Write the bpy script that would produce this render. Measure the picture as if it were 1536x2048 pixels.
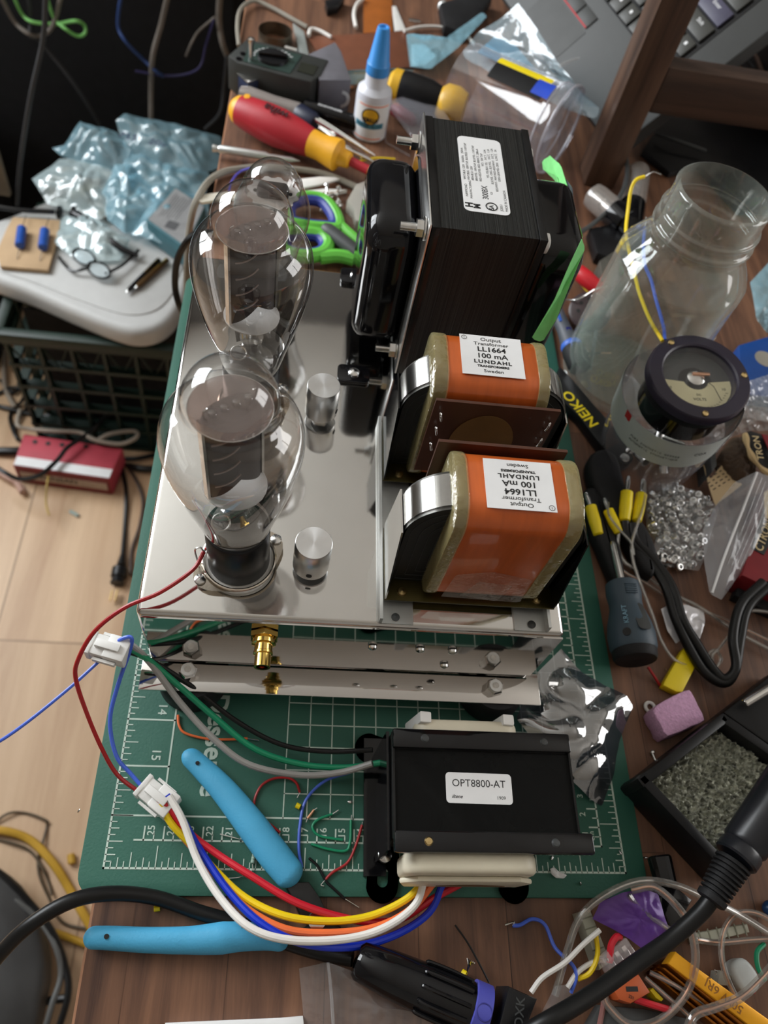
import bpy, bmesh, math, random
from mathutils import Vector, Matrix, noise, Euler
for o in list(bpy.data.objects): bpy.data.objects.remove(o)
SC = bpy.context.scene; COL = SC.collection
# ---------------- camera ----------------
F = 1537.0; CAMP = Vector((.07589, -.05342, .44226)); CAME = Euler((.55696, -.15124, -.0097), 'XYZ')
cd = bpy.data.cameras.new('camera'); cam = bpy.data.objects.new('camera', cd); COL.objects.link(cam)
cam.location = CAMP; cam.rotation_euler = CAME
cd.sensor_fit = 'VERTICAL'; cd.sensor_height = 36; cd.lens = 36*F/2048; cd.clip_start = .01; cd.clip_end = 50
cd.dof.use_dof = True; cd.dof.focus_distance = .37; cd.dof.aperture_fstop = 10
SC.camera = cam
# ---------------- world and light ----------------
w = bpy.data.worlds.new('world'); SC.world = w; w.use_nodes = True
w.node_tree.nodes['Background'].inputs[0].default_value = (.80, .90, 1, 1)
w.node_tree.nodes['Background'].inputs[1].default_value = .5
SC.view_settings.view_transform = 'Standard'; SC.view_settings.look = 'None'
SC.view_settings.exposure = 0.26; SC.view_settings.gamma = 1
try: SC.cycles.transparent_max_bounces = 32; SC.cycles.max_bounces = 10; SC.cycles.sample_clamp_indirect = 6
except Exception: pass
def area(name, loc, target, sx, sy, power, col):
    l = bpy.data.lights.new(name, 'AREA'); l.shape = 'RECTANGLE'; l.size = sx; l.size_y = sy; l.energy = power; l.color = col
    o = bpy.data.objects.new(name, l); COL.objects.link(o); o.location = loc
    o.rotation_euler = (Vector(target)-Vector(loc)).to_track_quat('-Z', 'Y').to_euler()
area('daylight_left', (-1.68, 1.25, .95), (0, .55, .35), 1.3, 1.25, 62, (.93, .97, 1))
area('fill_right', (2.18, .30, .85), (0, .2, .3), 1.0, 1.1, 13, (1, .97, .94))  # added fill lamp: brightens the right side and reflects in the bulbs
# ---------------- pixel to place ----------------
RM = CAME.to_matrix()
def at(x, y, z=0.0):
    d = RM @ Vector(((x-768)/F, -(y-1024)/F, -1)); t = (z-CAMP.z)/d.z
    return CAMP + d*t
T = -.003   # desk surface (the mat's top is z = 0)
FL = -.72   # floor
# ---------------- materials ----------------
def nt(name):
    m = bpy.data.materials.new(name); m.use_nodes = True; t = m.node_tree; t.nodes.clear()
    out = t.nodes.new('ShaderNodeOutputMaterial'); return m, t, out
def lin(c):
    return tuple(((v+.055)/1.055)**2.4 if v > .04045 else v/12.92 for v in c)
def rgb(*c): return lin([v/255 for v in c])
def M(name, c, rough=.5, metal=0, var=.12, scale=60, bump=0, bscale=200, coat=0, spec=.5, stretch=None, sss=0, aniso=0):
    m, t, out = nt(name); N = t.nodes.new
    b = N('ShaderNodeBsdfPrincipled'); t.links.new(b.outputs[0], out.inputs[0])
    b.inputs['Roughness'].default_value = rough; b.inputs['Metallic'].default_value = metal
    b.inputs['Coat Weight'].default_value = coat; b.inputs['Coat Roughness'].default_value = .08
    b.inputs['Specular IOR Level'].default_value = spec
    if aniso: b.inputs['Anisotropic'].default_value = aniso
    if sss: b.inputs['Subsurface Weight'].default_value = sss; b.inputs['Subsurface Radius'].default_value = (.01, .01, .01); b.inputs['Subsurface Scale'].default_value = .3
    tc = N('ShaderNodeTexCoord'); mp = N('ShaderNodeMapping'); t.links.new(tc.outputs['Object'], mp.inputs[0])
    if stretch: mp.inputs['Scale'].default_value = stretch
    n = N('ShaderNodeTexNoise'); n.inputs['Scale'].default_value = scale; n.inputs['Detail'].default_value = 5
    t.links.new(mp.outputs[0], n.inputs[0])
    r = N('ShaderNodeValToRGB'); t.links.new(n.outputs[0], r.inputs[0])
    r.color_ramp.elements[0].position = .3; r.color_ramp.elements[1].position = .7
    r.color_ramp.elements[0].color = tuple(v*(1-var) for v in c)+(1,)
    r.color_ramp.elements[1].color = tuple(min(1, v*(1+var)) for v in c)+(1,)
    t.links.new(r.outputs[0], b.inputs['Base Color'])
    if bump:
        n2 = N('ShaderNodeTexNoise'); n2.inputs['Scale'].default_value = bscale; n2.inputs['Detail'].default_value = 4
        t.links.new(mp.outputs[0], n2.inputs[0])
        bp = N('ShaderNodeBump'); bp.inputs['Strength'].default_value = bump; bp.inputs['Distance'].default_value = .001
        t.links.new(n2.outputs[0], bp.inputs['Height']); t.links.new(bp.outputs[0], b.inputs['Normal'])
    return m
def film(name, tint=(1, 1, 1), body=(.8, .8, .8), a=.1, rough=.06, gloss=1.0, bump=0, bscale=60, edge=0, ior=1.45, vor=False):
    """thin clear sheet or thin glass: light goes straight through, with a fresnel reflection and a little body colour"""
    m, t, out = nt(name); N = t.nodes.new; L = t.links.new
    tr = N('ShaderNodeBsdfTransparent'); tr.inputs[0].default_value = tint+(1,)
    df = N('ShaderNodeBsdfDiffuse'); df.inputs[0].default_value = body+(1,)
    gl = N('ShaderNodeBsdfGlossy'); gl.inputs['Roughness'].default_value = rough; gl.inputs[0].default_value = (1, 1, 1, 1)
    m1 = N('ShaderNodeMixShader'); m2 = N('ShaderNodeMixShader')
    L(tr.outputs[0], m1.inputs[1]); L(df.outputs[0], m1.inputs[2]); L(m1.outputs[0], m2.inputs[1]); L(gl.outputs[0], m2.inputs[2])
    lw = N('ShaderNodeLayerWeight'); lw.inputs[0].default_value = .35
    ad = N('ShaderNodeMath'); ad.operation = 'MULTIPLY_ADD'; ad.inputs[1].default_value = edge; ad.inputs[2].default_value = a; ad.use_clamp = True
    pw = N('ShaderNodeMath'); pw.operation = 'POWER'; pw.inputs[1].default_value = 2.2
    L(lw.outputs['Facing'], pw.inputs[0]); L(pw.outputs[0], ad.inputs[0]); L(ad.outputs[0], m1.inputs[0])
    lf = N('ShaderNodeLayerWeight'); lf.inputs[0].default_value = .5
    p5 = N('ShaderNodeMath'); p5.operation = 'POWER'; p5.inputs[1].default_value = 5; L(lf.outputs['Facing'], p5.inputs[0])
    f0 = ((ior-1)/(ior+1))**2*gloss
    mu = N('ShaderNodeMath'); mu.operation = 'MULTIPLY_ADD'; mu.inputs[1].default_value = min(1, gloss)-f0; mu.inputs[2].default_value = f0; mu.use_clamp = True
    L(p5.outputs[0], mu.inputs[0]); L(mu.outputs[0], m2.inputs[0]); L(m2.outputs[0], out.inputs[0])
    if bump:
        tc = N('ShaderNodeTexCoord')
        if vor: n = N('ShaderNodeTexVoronoi'); n.inputs['Scale'].default_value = bscale; s = n.outputs['Distance']
        else: n = N('ShaderNodeTexNoise'); n.inputs['Scale'].default_value = bscale; n.inputs['Detail'].default_value = 3; s = n.outputs[0]
        L(tc.outputs['Object'], n.inputs[0])
        bp = N('ShaderNodeBump'); bp.inputs['Strength'].default_value = bump; bp.inputs['Distance'].default_value = .003
        L(s, bp.inputs['Height']); L(bp.outputs[0], gl.inputs['Normal']); L(bp.outputs[0], df.inputs['Normal'])
    return m
def wood(name, dark, light, scale, planks=None, rough=.4, axis='Y', bump=.1):
    m, t, out = nt(name); N = t.nodes.new; L = t.links.new
    b = N('ShaderNodeBsdfPrincipled'); L(b.outputs[0], out.inputs[0]); b.inputs['Roughness'].default_value = rough
    tc = N('ShaderNodeTexCoord'); mp = N('ShaderNodeMapping'); L(tc.outputs['Object'], mp.inputs[0])
    k = {'Y': (1, .06, 1), 'X': (.06, 1, 1), 'Z': (1, 1, .06)}[axis]; mp.inputs['Scale'].default_value = k
    off = N('ShaderNodeVectorMath'); off.operation = 'ADD'; L(mp.outputs[0], off.inputs[0])
    n = N('ShaderNodeTexNoise'); n.inputs['Scale'].default_value = scale; n.inputs['Detail'].default_value = 8; n.inputs['Roughness'].default_value = .65
    n.inputs['Distortion'].default_value = .6
    L(off.outputs[0], n.inputs[0])
    r = N('ShaderNodeValToRGB'); L(n.outputs[0], r.inputs[0]); e = r.color_ramp.elements
    e[0].position = .32; e[1].position = .72; e[0].color = dark+(1,); e[1].color = light+(1,)
    col = r.outputs[0]
    if planks:
        bt = N('ShaderNodeTexBrick'); mp2 = N('ShaderNodeMapping'); L(tc.outputs['Object'], mp2.inputs[0])
        mp2.inputs['Rotation'].default_value = (0, 0, math.pi/2)
        bt.inputs['Scale'].default_value = 1; bt.inputs['Brick Width'].default_value = planks[1]; bt.inputs['Row Height'].default_value = planks[0]
        bt.inputs['Mortar Size'].default_value = planks[2]; bt.inputs['Color1'].default_value = (planks[3],)*3+(1,); bt.inputs['Color2'].default_value = (1.12,)*3+(1,)
        bt.inputs['Mortar'].default_value = (.55, .5, .45, 1); bt.offset = .37
        L(mp2.outputs[0], bt.inputs[0]); L(bt.outputs['Color'], off.inputs[1])
        mx = N('ShaderNodeMix'); mx.data_type = 'RGBA'; mx.blend_type = 'MULTIPLY'; mx.inputs[0].default_value = 1
        L(col, mx.inputs[6]); L(bt.outputs['Color'], mx.inputs[7]); col = mx.outputs[2]
    L(col, b.inputs['Base Color'])
    bp = N('ShaderNodeBump'); bp.inputs['Strength'].default_value = bump; bp.inputs['Distance'].default_value = .0005
    L(n.outputs[0], bp.inputs['Height']); L(bp.outputs[0], b.inputs['Normal'])
    return m
# ---------------- mesh builder ----------------
def frame(p0, p1, up=(0, 0, 1)):
    """matrix at p0 with local Z along p0->p1 and local X as near to 'up' as can be"""
    p0 = Vector(p0); z = (Vector(p1)-p0).normalized(); x = Vector(up)-z*Vector(up).dot(z)
    if x.length < 1e-5: x = Vector((1, 0, 0))-z*z.x
    x.normalize(); y = z.cross(x)
    return Matrix.Translation(p0) @ Matrix((x, y, z)).transposed().to_4x4()
def flat(p0, p1, up=(0, 0, 1)):
    """matrix at p0 with local X along p0->p1 and local Z as near to 'up' as can be"""
    p0 = Vector(p0); x = (Vector(p1)-p0).normalized(); z = Vector(up)-x*Vector(up).dot(x); z.normalize(); y = z.cross(x)
    return Matrix.Translation(p0) @ Matrix((x, y, z)).transposed().to_4x4()
def TR(x, y, z, rz=0): return Matrix.Translation((x, y, z)) @ Matrix.Rotation(rz, 4, 'Z')
def spline(pts, k=6):
    P = [Vector(p) for p in pts]
    if len(P) < 3: return P
    Q = [P[0]*2-P[1]]+P+[P[-1]*2-P[-2]]; out = []
    for i in range(1, len(Q)-2):
        a, b, c, d = Q[i-1:i+3]
        for j in range(k):
            s = j/k; out.append(.5*((2*b)+(c-a)*s+(2*a-5*b+4*c-d)*s*s+(3*b-a-3*c+d)*s**3))
    out.append(P[-1]); return out
class G:
    def __init__(s): s.bm = bmesh.new()
    def _add(s, vs, fs, M4=None):
        V = [s.bm.verts.new((M4 @ Vector(v)) if M4 else Vector(v)) for v in vs]
        for f in fs:
            try: s.bm.faces.new([V[i] for i in f])
            except ValueError: pass
        return V
    def box(s, c, d, M4=None, bev=0, seg=2):
        x, y, z = [v/2 for v in d]; c = Vector(c)
        b = bmesh.new(); vs = [b.verts.new(c+Vector((sx*x, sy*y, sz*z))) for sx in (-1, 1) for sy in (-1, 1) for sz in (-1, 1)]
        for f in ((0, 1, 3, 2), (4, 6, 7, 5), (0, 4, 5, 1), (2, 3, 7, 6), (0, 2, 6, 4), (1, 5, 7, 3)): b.faces.new([vs[i] for i in f])
        if bev: bmesh.ops.bevel(b, geom=list(b.edges), offset=bev, segments=seg, affect='EDGES', profile=.5)
        return s.merge(b, M4)
    def merge(s, b, M4=None):
        if M4: b.transform(M4)
        me = bpy.data.meshes.new('t'); b.to_mesh(me); b.free(); s.bm.from_mesh(me); bpy.data.meshes.remove(me); return s
    def lathe(s, prof, M4=None, n=32, cap=True, arc=None):
        vs, fs = [], []; k = len(prof)
        m = n if not arc else n+1
        for i in range(m):
            a = (2*math.pi*i/n) if not arc else arc*i/n
            for r, z in prof: vs.append((r*math.cos(a), r*math.sin(a), z))
        for i in range(n):
            j = (i+1) % m
            for q in range(k-1): fs.append((i*k+q, j*k+q, j*k+q+1, i*k+q+1))
        if cap and not arc:
            if prof[0][0] > 1e-6: fs.append([i*k for i in range(n)][::-1])
            if prof[-1][0] > 1e-6: fs.append([i*k+k-1 for i in range(n)])
        s._add(vs, fs, M4); return s
    def cyl(s, p0, p1, r0, r1=None, n=20, bev=0):
        r1 = r0 if r1 is None else r1; L = (Vector(p1)-Vector(p0)).length
        pr = [(r0-bev, 0), (r0, bev), (r1, L-bev), (r1-bev, L)] if bev else [(r0, 0), (r1, L)]
        return s.lathe(pr, frame(p0, p1), n)
    def tube(s, pts, r, n=8, k=6, sm=True, flatk=1.0, closed=False):
        P = spline(pts, k) if sm else [Vector(p) for p in pts]
        rad = r if callable(r) else (lambda t: r)
        vs, fs = [], []; up = Vector((.13, .21, 1)); N_ = len(P)
        for i, p in enumerate(P):
            t = (P[min(i+1, N_-1)]-P[max(i-1, 0)])
            if t.length < 1e-9: t = Vector((1, 0, 0))
            t.normalize(); x = t.cross(up)
            if x.length < 1e-4: x = t.cross(Vector((1, 0, .1)))
            x.normalize(); y = x.cross(t); R = rad(i/(N_-1)); up = y.lerp(Vector((0, 0, 1)), .15) if abs(t.z) < .9 else y
            for j in range(n):
                a = 2*math.pi*j/n; vs.append(p+x*math.cos(a)*R*flatk+y*math.sin(a)*R)
        for i in range(N_-1):
            for j in range(n): fs.append((i*n+j, i*n+(j+1) % n, (i+1)*n+(j+1) % n, (i+1)*n+j))
        fs.append(list(range(n))[::-1]); fs.append([(N_-1)*n+j for j in range(n)])
        s._add(vs, fs); return s
    def prism(s, out, h0, h1, M4=None, bev=0, seg=2):
        b = bmesh.new(); n = len(out); lo = [b.verts.new((x, y, h0)) for x, y in out]; hi = [b.verts.new((x, y, h1)) for x, y in out]
        b.faces.new(lo[::-1]); top = b.faces.new(hi)
        for i in range(n): b.faces.new((lo[i], lo[(i+1) % n], hi[(i+1) % n], hi[i]))
        bmesh.ops.recalc_face_normals(b, faces=b.faces)
        if bev:
            e = [e for e in b.edges if abs(e.verts[0].co.z-e.verts[1].co.z) < 1e-9]
            bmesh.ops.bevel(b, geom=e, offset=bev, segments=seg, affect='EDGES', profile=.5)
        return s.merge(b, M4)
    def sheet(s, f, nu, nv, th=0):
        vs = [f(i/nu, j/nv) for i in range(nu+1) for j in range(nv+1)]
        fs = [(i*(nv+1)+j, (i+1)*(nv+1)+j, (i+1)*(nv+1)+j+1, i*(nv+1)+j+1) for i in range(nu) for j in range(nv)]
        b = bmesh.new(); V = [b.verts.new(v) for v in vs]
        for q in fs: b.faces.new([V[i] for i in q])
        bmesh.ops.recalc_face_normals(b, faces=b.faces)
        if th: bmesh.ops.solidify(b, geom=list(b.faces), thickness=th)
        return s.merge(b)
    def sphere(s, c, r, n=16, sc=(1, 1, 1)):
        b = bmesh.new(); bmesh.ops.create_uvsphere(b, u_segments=n, v_segments=max(6, n//2), radius=r)
        return s.merge(b, Matrix.Translation(c) @ Matrix.Diagonal(tuple(sc)+(1,)))
    def torus(s, R, r, M4=None, n=28, m=8, sc=(1, 1)):
        vs, fs = [], []
        for i in range(n):
            a = 2*math.pi*i/n
            for j in range(m):
                q = 2*math.pi*j/m; vs.append(((R+r*math.cos(q))*math.cos(a)*sc[0], (R+r*math.cos(q))*math.sin(a)*sc[1], r*math.sin(q)))
        for i in range(n):
            for j in range(m): fs.append((i*m+j, ((i+1) % n)*m+j, ((i+1) % n)*m+(j+1) % m, i*m+(j+1) % m))
        s._add(vs, fs, M4); return s
    def patch(s, pts, rings=9, spokes=48, amp=.002, fr=60, dome=0, seed=0, th=.0002, c=None, zfun=None):
        """crumpled sheet bounded by a closed 3-D outline, star-shaped about its centre"""
        P = [Vector(p) for p in pts]; c = Vector(c) if c else sum(P, Vector())/len(P); n = len(P); L = [0]
        for i in range(n): L.append(L[-1]+(P[(i+1) % n]-P[i]).length)
        out = []
        for k in range(spokes):
            d = L[-1]*k/spokes; i = max(j for j in range(n) if L[j] <= d+1e-12); out.append(P[i].lerp(P[(i+1) % n], (d-L[i])/(L[i+1]-L[i])))
        b = bmesh.new(); rows = []
        def dis(p, q):
            v = noise.noise(Vector((p.x, p.y, p.z+seed*1.7))*fr)+.5*abs(noise.noise(Vector((p.x, p.y, seed*3.1))*fr*2.3))*2
            return Vector((0, 0, amp*v*(.35+.65*(1-q**4))+dome*(1-q*q)))
        cv = b.verts.new(c+dis(c, 0))
        for r in range(1, rings+1):
            q = r/rings; rows.append([b.verts.new(c.lerp(o, q)+dis(c.lerp(o, q), q)) for o in out])
        for j in range(spokes):
            k = (j+1) % spokes; b.faces.new((cv, rows[0][j], rows[0][k]))
            for r in range(rings-1): b.faces.new((rows[r][j], rows[r+1][j], rows[r+1][k], rows[r][k]))
        bmesh.ops.recalc_face_normals(b, faces=b.faces)
        if th: bmesh.ops.solidify(b, geom=list(b.faces), thickness=th)
        return s.merge(b)
    def text(s, body, size, M4, ext=.0001, bold=0, cx='CENTER', sx=1, shear=0, sp=1):
        cu = bpy.data.curves.new('t', 'FONT'); cu.body = body; cu.size = size; cu.align_x = cx; cu.align_y = 'CENTER'; cu.offset = bold*size; cu.extrude = ext; cu.resolution_u = 3
        cu.shear = shear; cu.space_character = sp
        o = bpy.data.objects.new('t', cu); COL.objects.link(o); dg = bpy.context.evaluated_depsgraph_get()
        me = bpy.data.meshes.new_from_object(o.evaluated_get(dg)); b = bmesh.new(); b.from_mesh(me)
        bpy.data.objects.remove(o); bpy.data.curves.remove(cu); bpy.data.meshes.remove(me)
        return s.merge(b, M4 @ Matrix.Diagonal((sx, 1, 1, 1)))
def rrect(w, h, r, n=6):
    o = []
    for cx, cy, a0 in ((w/2-r, h/2-r, 0), (-w/2+r, h/2-r, 90), (-w/2+r, -h/2+r, 180), (w/2-r, -h/2+r, 270)):
        for i in range(n+1):
            a = math.radians(a0+90*i/n); o.append((cx+r*math.cos(a), cy+r*math.sin(a)))
    return o
# ---------------- object making ----------------
def tag(o, label=None, cat=None, group=None, kind=None):
    if label: o['label'] = label
    if cat: o['category'] = cat
    if group: o['group'] = group
    if kind: o['kind'] = kind
    return o
def obj(name, g, mat, parent=None, label=None, cat=None, group=None, kind=None, ang=35, origin=None, local=False):
    bm = g.bm
    bmesh.ops.recalc_face_normals(bm, faces=bm.faces)
    me = bpy.data.meshes.new(name)
    if parent is not None:
        if not local:
            mw = parent.matrix_basis.copy(); q = parent.parent
            while q: mw = q.matrix_basis @ mw; q = q.parent
            bm.transform(mw.inverted())
    else:
        if origin is None:
            xs = [v.co for v in bm.verts]; lo = Vector([min(v[i] for v in xs) for i in range(3)]); hi = Vector([max(v[i] for v in xs) for i in range(3)])
            origin = Vector(((lo.x+hi.x)/2, (lo.y+hi.y)/2, lo.z))
        bm.transform(Matrix.Translation(-Vector(origin)))
    bm.to_mesh(me); bm.free()
    me.polygons.foreach_set('use_smooth', [True]*len(me.polygons)); me.set_sharp_from_angle(angle=math.radians(ang))
    o = bpy.data.objects.new(name, me); COL.objects.link(o); o.data.materials.append(mat)
    if parent is not None: o.parent = parent
    else: o.location = origin
    return tag(o, label, cat, group, kind)
def thing(name, loc, label, cat, group=None, rz=0):
    o = bpy.data.objects.new(name, None); COL.objects.link(o); o.empty_display_size = .01
    o.matrix_basis = TR(loc[0], loc[1], loc[2], rz)
    return tag(o, label, cat, group)
def copy_tree(o, parent=None):
    c = o.copy(); COL.objects.link(c)
    if parent: c.parent = parent
    for ch in list(o.children): copy_tree(ch, c)
    return c
def wire(name, pts, r, mat, label=None, cat='wire', parent=None, n=8, group=None, tips=None, flatk=1.0, tipmat=None):
    """pts are (px, py, z) read off the photograph at their own height"""
    W3 = [at(*p) for p in pts]; g = G().tube(W3, r, n, flatk=flatk)
    if parent is not None: return obj(name, g, mat, parent, label)
    o = obj(name, g, mat, None, label, cat, group)
    for tp in (tips or []):
        obj('bare_end', G().tube([at(*p) for p in tp], r*.45, 6), tipmat or MT['tin'], o, 'stripped tinned end')
    return o
MT = {}
MT['white'] = M('white_plastic', (.78, .77, .74), .4, var=.04)
MT['cream'] = M('cream_nylon', rgb(214, 206, 184), .45, var=.07, scale=40)
MT['black'] = M('black_plastic', (.008, .008, .009), .32, var=.2, spec=.28)
MT['matt'] = M('matt_black_rubber', (.013, .013, .014), .6, spec=.25, var=.25, bump=.2, bscale=600)
MT['gloss'] = M('gloss_black_paint', (.005, .005, .006), .08, var=.3, scale=90, spec=.42)
MT['dust'] = M('dusty_black_paint', (.010, .010, .010), .24, spec=.3, var=.6, scale=25, bump=.1, bscale=30)
MT['steel'] = M('polished_steel', (.72, .71, .69), .14, 1, var=.1, scale=12)
MT['mirror'] = M('mirror_stainless', (.56, .54, .52), .05, 1, var=.06, scale=10, bump=.03, bscale=18)
MT['tin'] = M('tinned_metal', (.75, .75, .74), .2, 1, var=.15, scale=200)
MT['alu'] = M('brushed_aluminium', (.80, .80, .79), .28, 1, var=.05, scale=80, aniso=.6)
MT['alud'] = M('mill_aluminium', (.72, .74, .73), .42, .9, var=.05)
MT['gold'] = M('gold_plating', (.85, .58, .16), .12, 1, var=.08)
MT['brass'] = M('brass', (.70, .52, .24), .25, 1, var=.1)
MT['copper'] = M('copper', (.80, .42, .26), .3, 1, var=.1)
MT['paper'] = M('white_label_paper', (.80, .80, .80), .5, var=.03)
MT['ink'] = M('black_ink', (.01, .01, .01), .6, var=.1)
MT['grey'] = M('dark_grey_plastic', (.045, .048, .048), .5, var=.15)
MT['red'] = M('red_plastic', rgb(190, 28, 38), .38, var=.08)
MT['yellow'] = M('yellow_plastic', rgb(240, 214, 20), .4, var=.06)
MT['wred'] = M('red_wire_jacket', rgb(205, 28, 46), .4, var=.06)
MT['wdred'] = M('dark_red_wire_jacket', rgb(165, 26, 30), .35, var=.06)
MT['wyel'] = M('yellow_wire_jacket', rgb(242, 208, 20), .4, var=.06)
MT['wblu'] = M('blue_wire_jacket', rgb(20, 52, 190), .35, var=.06)
MT['wlbl'] = M('light_blue_wire_jacket', rgb(74, 106, 214), .35, var=.06)
MT['worg'] = M('orange_wire_jacket', rgb(240, 116, 62), .4, var=.06)
MT['wwht'] = M('white_wire_jacket', rgb(232, 228, 222), .4, var=.04)
MT['wgrn'] = M('green_wire_jacket', rgb(18, 138, 96), .4, var=.06)
MT['wgry'] = M('grey_wire_jacket', rgb(150, 148, 144), .45, var=.06)
MT['cable'] = M('black_cable_jacket', (.008, .008, .008), .36, spec=.3, var=.2)
MT['greyc'] = M('grey_cable_jacket', rgb(140, 134, 122), .5, var=.1)
MT['glass'] = film('thin_bulb_glass', (.945, .94, .935), (.03, .026, .024), 0, .008, 2.6, edge=.92, ior=1.5)  # dark body colour at grazing angles imitates refraction's dark outline
MT['jar'] = film('cloudy_jar_glass', (.93, .95, .94), (.56, .60, .54), .055, .03, 2.2, bump=.5, bscale=18, edge=.30)
MT['clear'] = film('clear_plastic', (.95, .95, .97), (.6, .6, .66), .07, .04, 1.8, edge=.5)
MT['poly'] = film('polythene_bag', (.95, .95, .95), (.75, .76, .78), .12, .12, 1.4, bump=.5, bscale=90, edge=.2)
MT['tape'] = film('clear_yellow_tape', (.97, .93, .74), (.80, .74, .42), .22, .12, 1.6, bump=.6, bscale=150, edge=.1)
MT['ctape'] = film('clear_tape', (.96, .94, .92), (.7, .66, .62), .08, .08, 1.6, bump=.5, bscale=120)
MT['spk'] = film('clear_cable_jacket', (.86, .84, .82), (.55, .54, .50), .16, .06, 2.6, edge=.3)
MT['blue_bag'] = film('blue_bag_film', (.58, .83, .93), (.34, .62, .74), .42, .1, 1.8, bump=.9, bscale=70, edge=.2)
def onp(x, y, axis, val):
    """point where the pixel's ray meets the upright plane axis = val"""
    d = RM @ Vector(((x-768)/F, -(y-1024)/F, -1)); t = (val-CAMP[axis])/d[axis]
    return CAMP + d*t
PI = math.pi
# ================= setting =================
WX0, WX1, WY0, WY1, WZ = -1.6, 2.1, -1.8, 2.6, 1.68
m_floor = wood('floor_laminate', rgb(176, 142, 110), rgb(212, 182, 148), 16, (.196, 1.2, .0016, .93), .38)
m_wall = M('painted_wall', rgb(176, 172, 166), .85, var=.03, scale=5)
m_wallb = M('painted_wall_shade', rgb(96, 92, 88), .85, var=.05, scale=5)  # back wall: the wall paint with shade put into its colour
m_ceil = M('ceiling_paint', rgb(232, 229, 222), .9, var=.02, scale=4)
obj('floor', G().box(((WX0+WX1)/2, (WY0+WY1)/2, FL-.02), (WX1-WX0, WY1-WY0, .04)), m_floor, kind='structure')
obj('ceiling', G().box(((WX0+WX1)/2, (WY0+WY1)/2, WZ+.02), (WX1-WX0, WY1-WY0, .04)), m_ceil, kind='structure')
H = WZ-FL; ZC = (WZ+FL)/2
obj('wall_back', G().box(((WX0+WX1)/2, WY1+.05, ZC), (WX1-WX0, .1, H)), m_wallb, kind='structure')
obj('wall_front', G().box(((WX0+WX1)/2, WY0-.05, ZC), (WX1-WX0, .1, H)), m_wall, kind='structure')
def holed(name, axis, pos, a0, a1, h0, h1, lo, hi, mat):
    g = G()
    for (u0, u1, v0, v1) in ((lo, a0, FL, WZ), (a1, hi, FL, WZ), (a0, a1, FL, h0), (a0, a1, h1, WZ)):
        c = ((u0+u1)/2, (v0+v1)/2); d = (u1-u0, v1-v0)
        if axis == 'x': g.box((pos, c[0], c[1]), (.1, d[0], d[1]))
        else: g.box((c[0], pos, c[1]), (d[0], .1, d[1]))
    obj(name, g, mat, kind='structure')
    f = G(); w_, h_ = a1-a0, h1-h0; cu, cv = (a0+a1)/2, (h0+h1)/2
    for (u, v, du, dv) in ((a0+.025, cv, .05, h_), (a1-.025, cv, .05, h_), (cu, h0+.025, w_, .05), (cu, h1-.025, w_, .05), (cu, cv, .04, h_)):
        if axis == 'x': f.box((pos, u, v), (.06, du, dv))
        else: f.box((u, pos, v), (du, .06, dv))
    return f
f = holed('wall_left', 'x', WX0-.05, .55, 1.95, .30, 1.60, WY0, WY1, m_wall); obj('window_1', f, MT['white'], kind='structure')
f = holed('wall_right', 'x', WX1+.05, -.25, .85, .25, 1.45, WY0, WY1, m_wall); obj('added_window', f, MT['white'], kind='structure')  # right-hand window added to carry the fill light
# ================= desk =================
dk = thing('desk', (.45, .5, FL), 'dark walnut-grained desk carrying the amplifier and all the clutter', 'desk')
m_desk = wood('desk_walnut', rgb(70, 45, 34), rgb(134, 94, 69), 75, (.048, .30, .0003, .90), .5, bump=.15)
obj('tabletop', G().box((.448, .5, T-.0145), (.9, 1.7, .029), bev=.001), m_desk, dk)
m_edge = wood('desk_edge', rgb(150, 104, 76), rgb(184, 136, 104), 50, None, .5)
obj('edge_band', G().box((-.0026, .5, T-.0148), (.0012, 1.69, .0275)), m_edge, dk, 'paler brown edge band')
for x, y in ((.04, -.3), (.85, -.3), (.04, 1.3), (.85, 1.3)):
    obj('leg', G().box((x, y, (FL+T-.029)/2), (.05, .05, T-.029-FL), bev=.002), MT['gloss'], dk)
# ================= cutting mat =================
I = .0254
m_mat = M('cutting_mat_green', rgb(40, 94, 78), .62, var=.10, scale=9, bump=.15, bscale=700)
cm = thing('cutting_mat', (.14, .21, T), 'green self-healing cutting mat with white rulers lying under the amplifier', 'cutting mat')
obj('mat_sheet', G().prism([(x+.1398, y+.2117) for x, y in rrect(.3032, .4485, .010)], T, 0, bev=.0004), m_mat, cm)
g = G(); Z1 = .00015
def ln(x0, y0, x1, y1, w=.0007): g.box(((x0+x1)/2, (y0+y1)/2, Z1/2), (abs(x1-x0)+w, abs(y1-y0)+w, Z1))
WID, HGT = 11*I, 16.5*I
ln(0, 0, WID, 0, .001); ln(0, 0, 0, HGT, .001); ln(WID, 0, WID, HGT, .001); ln(0, HGT, WID, HGT, .001)
for i in range(1, 88):
    l = {0: .0105, 4: .0072}.get(i % 8, .0048 if i % 2 == 0 else .003); x = i*I/8; ln(x, 0, x, l, .0005)
for i in range(1, 132):
    l = {0: .0105, 4: .0072}.get(i % 8, .0045 if i % 2 == 0 else .003); y = i*I/8; ln(WID-l, y, WID, y, .0005)
    if i % 8 == 0 and i > 8: l = I
    ln(0, y, l, y, .0005 if l < I else .0009)
ln(I, I, I, HGT-I, .0009); ln(0, I, 10*I, I, .0009)
for i in range(7, 21): ln(i*I/2, I, i*I/2, HGT-I, .0006)
for i in range(3, 32): ln(3.5*I, i*I/2, 10*I, i*I/2, .0006)
cx0 = at(1203, 1693).x; cy0 = at(1203, 1693).y; ccx = at(268, 1684).x
ln(ccx, cy0, cx0, cy0, .0009); ln(cx0, cy0, cx0, HGT-.02, .0009)
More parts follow.
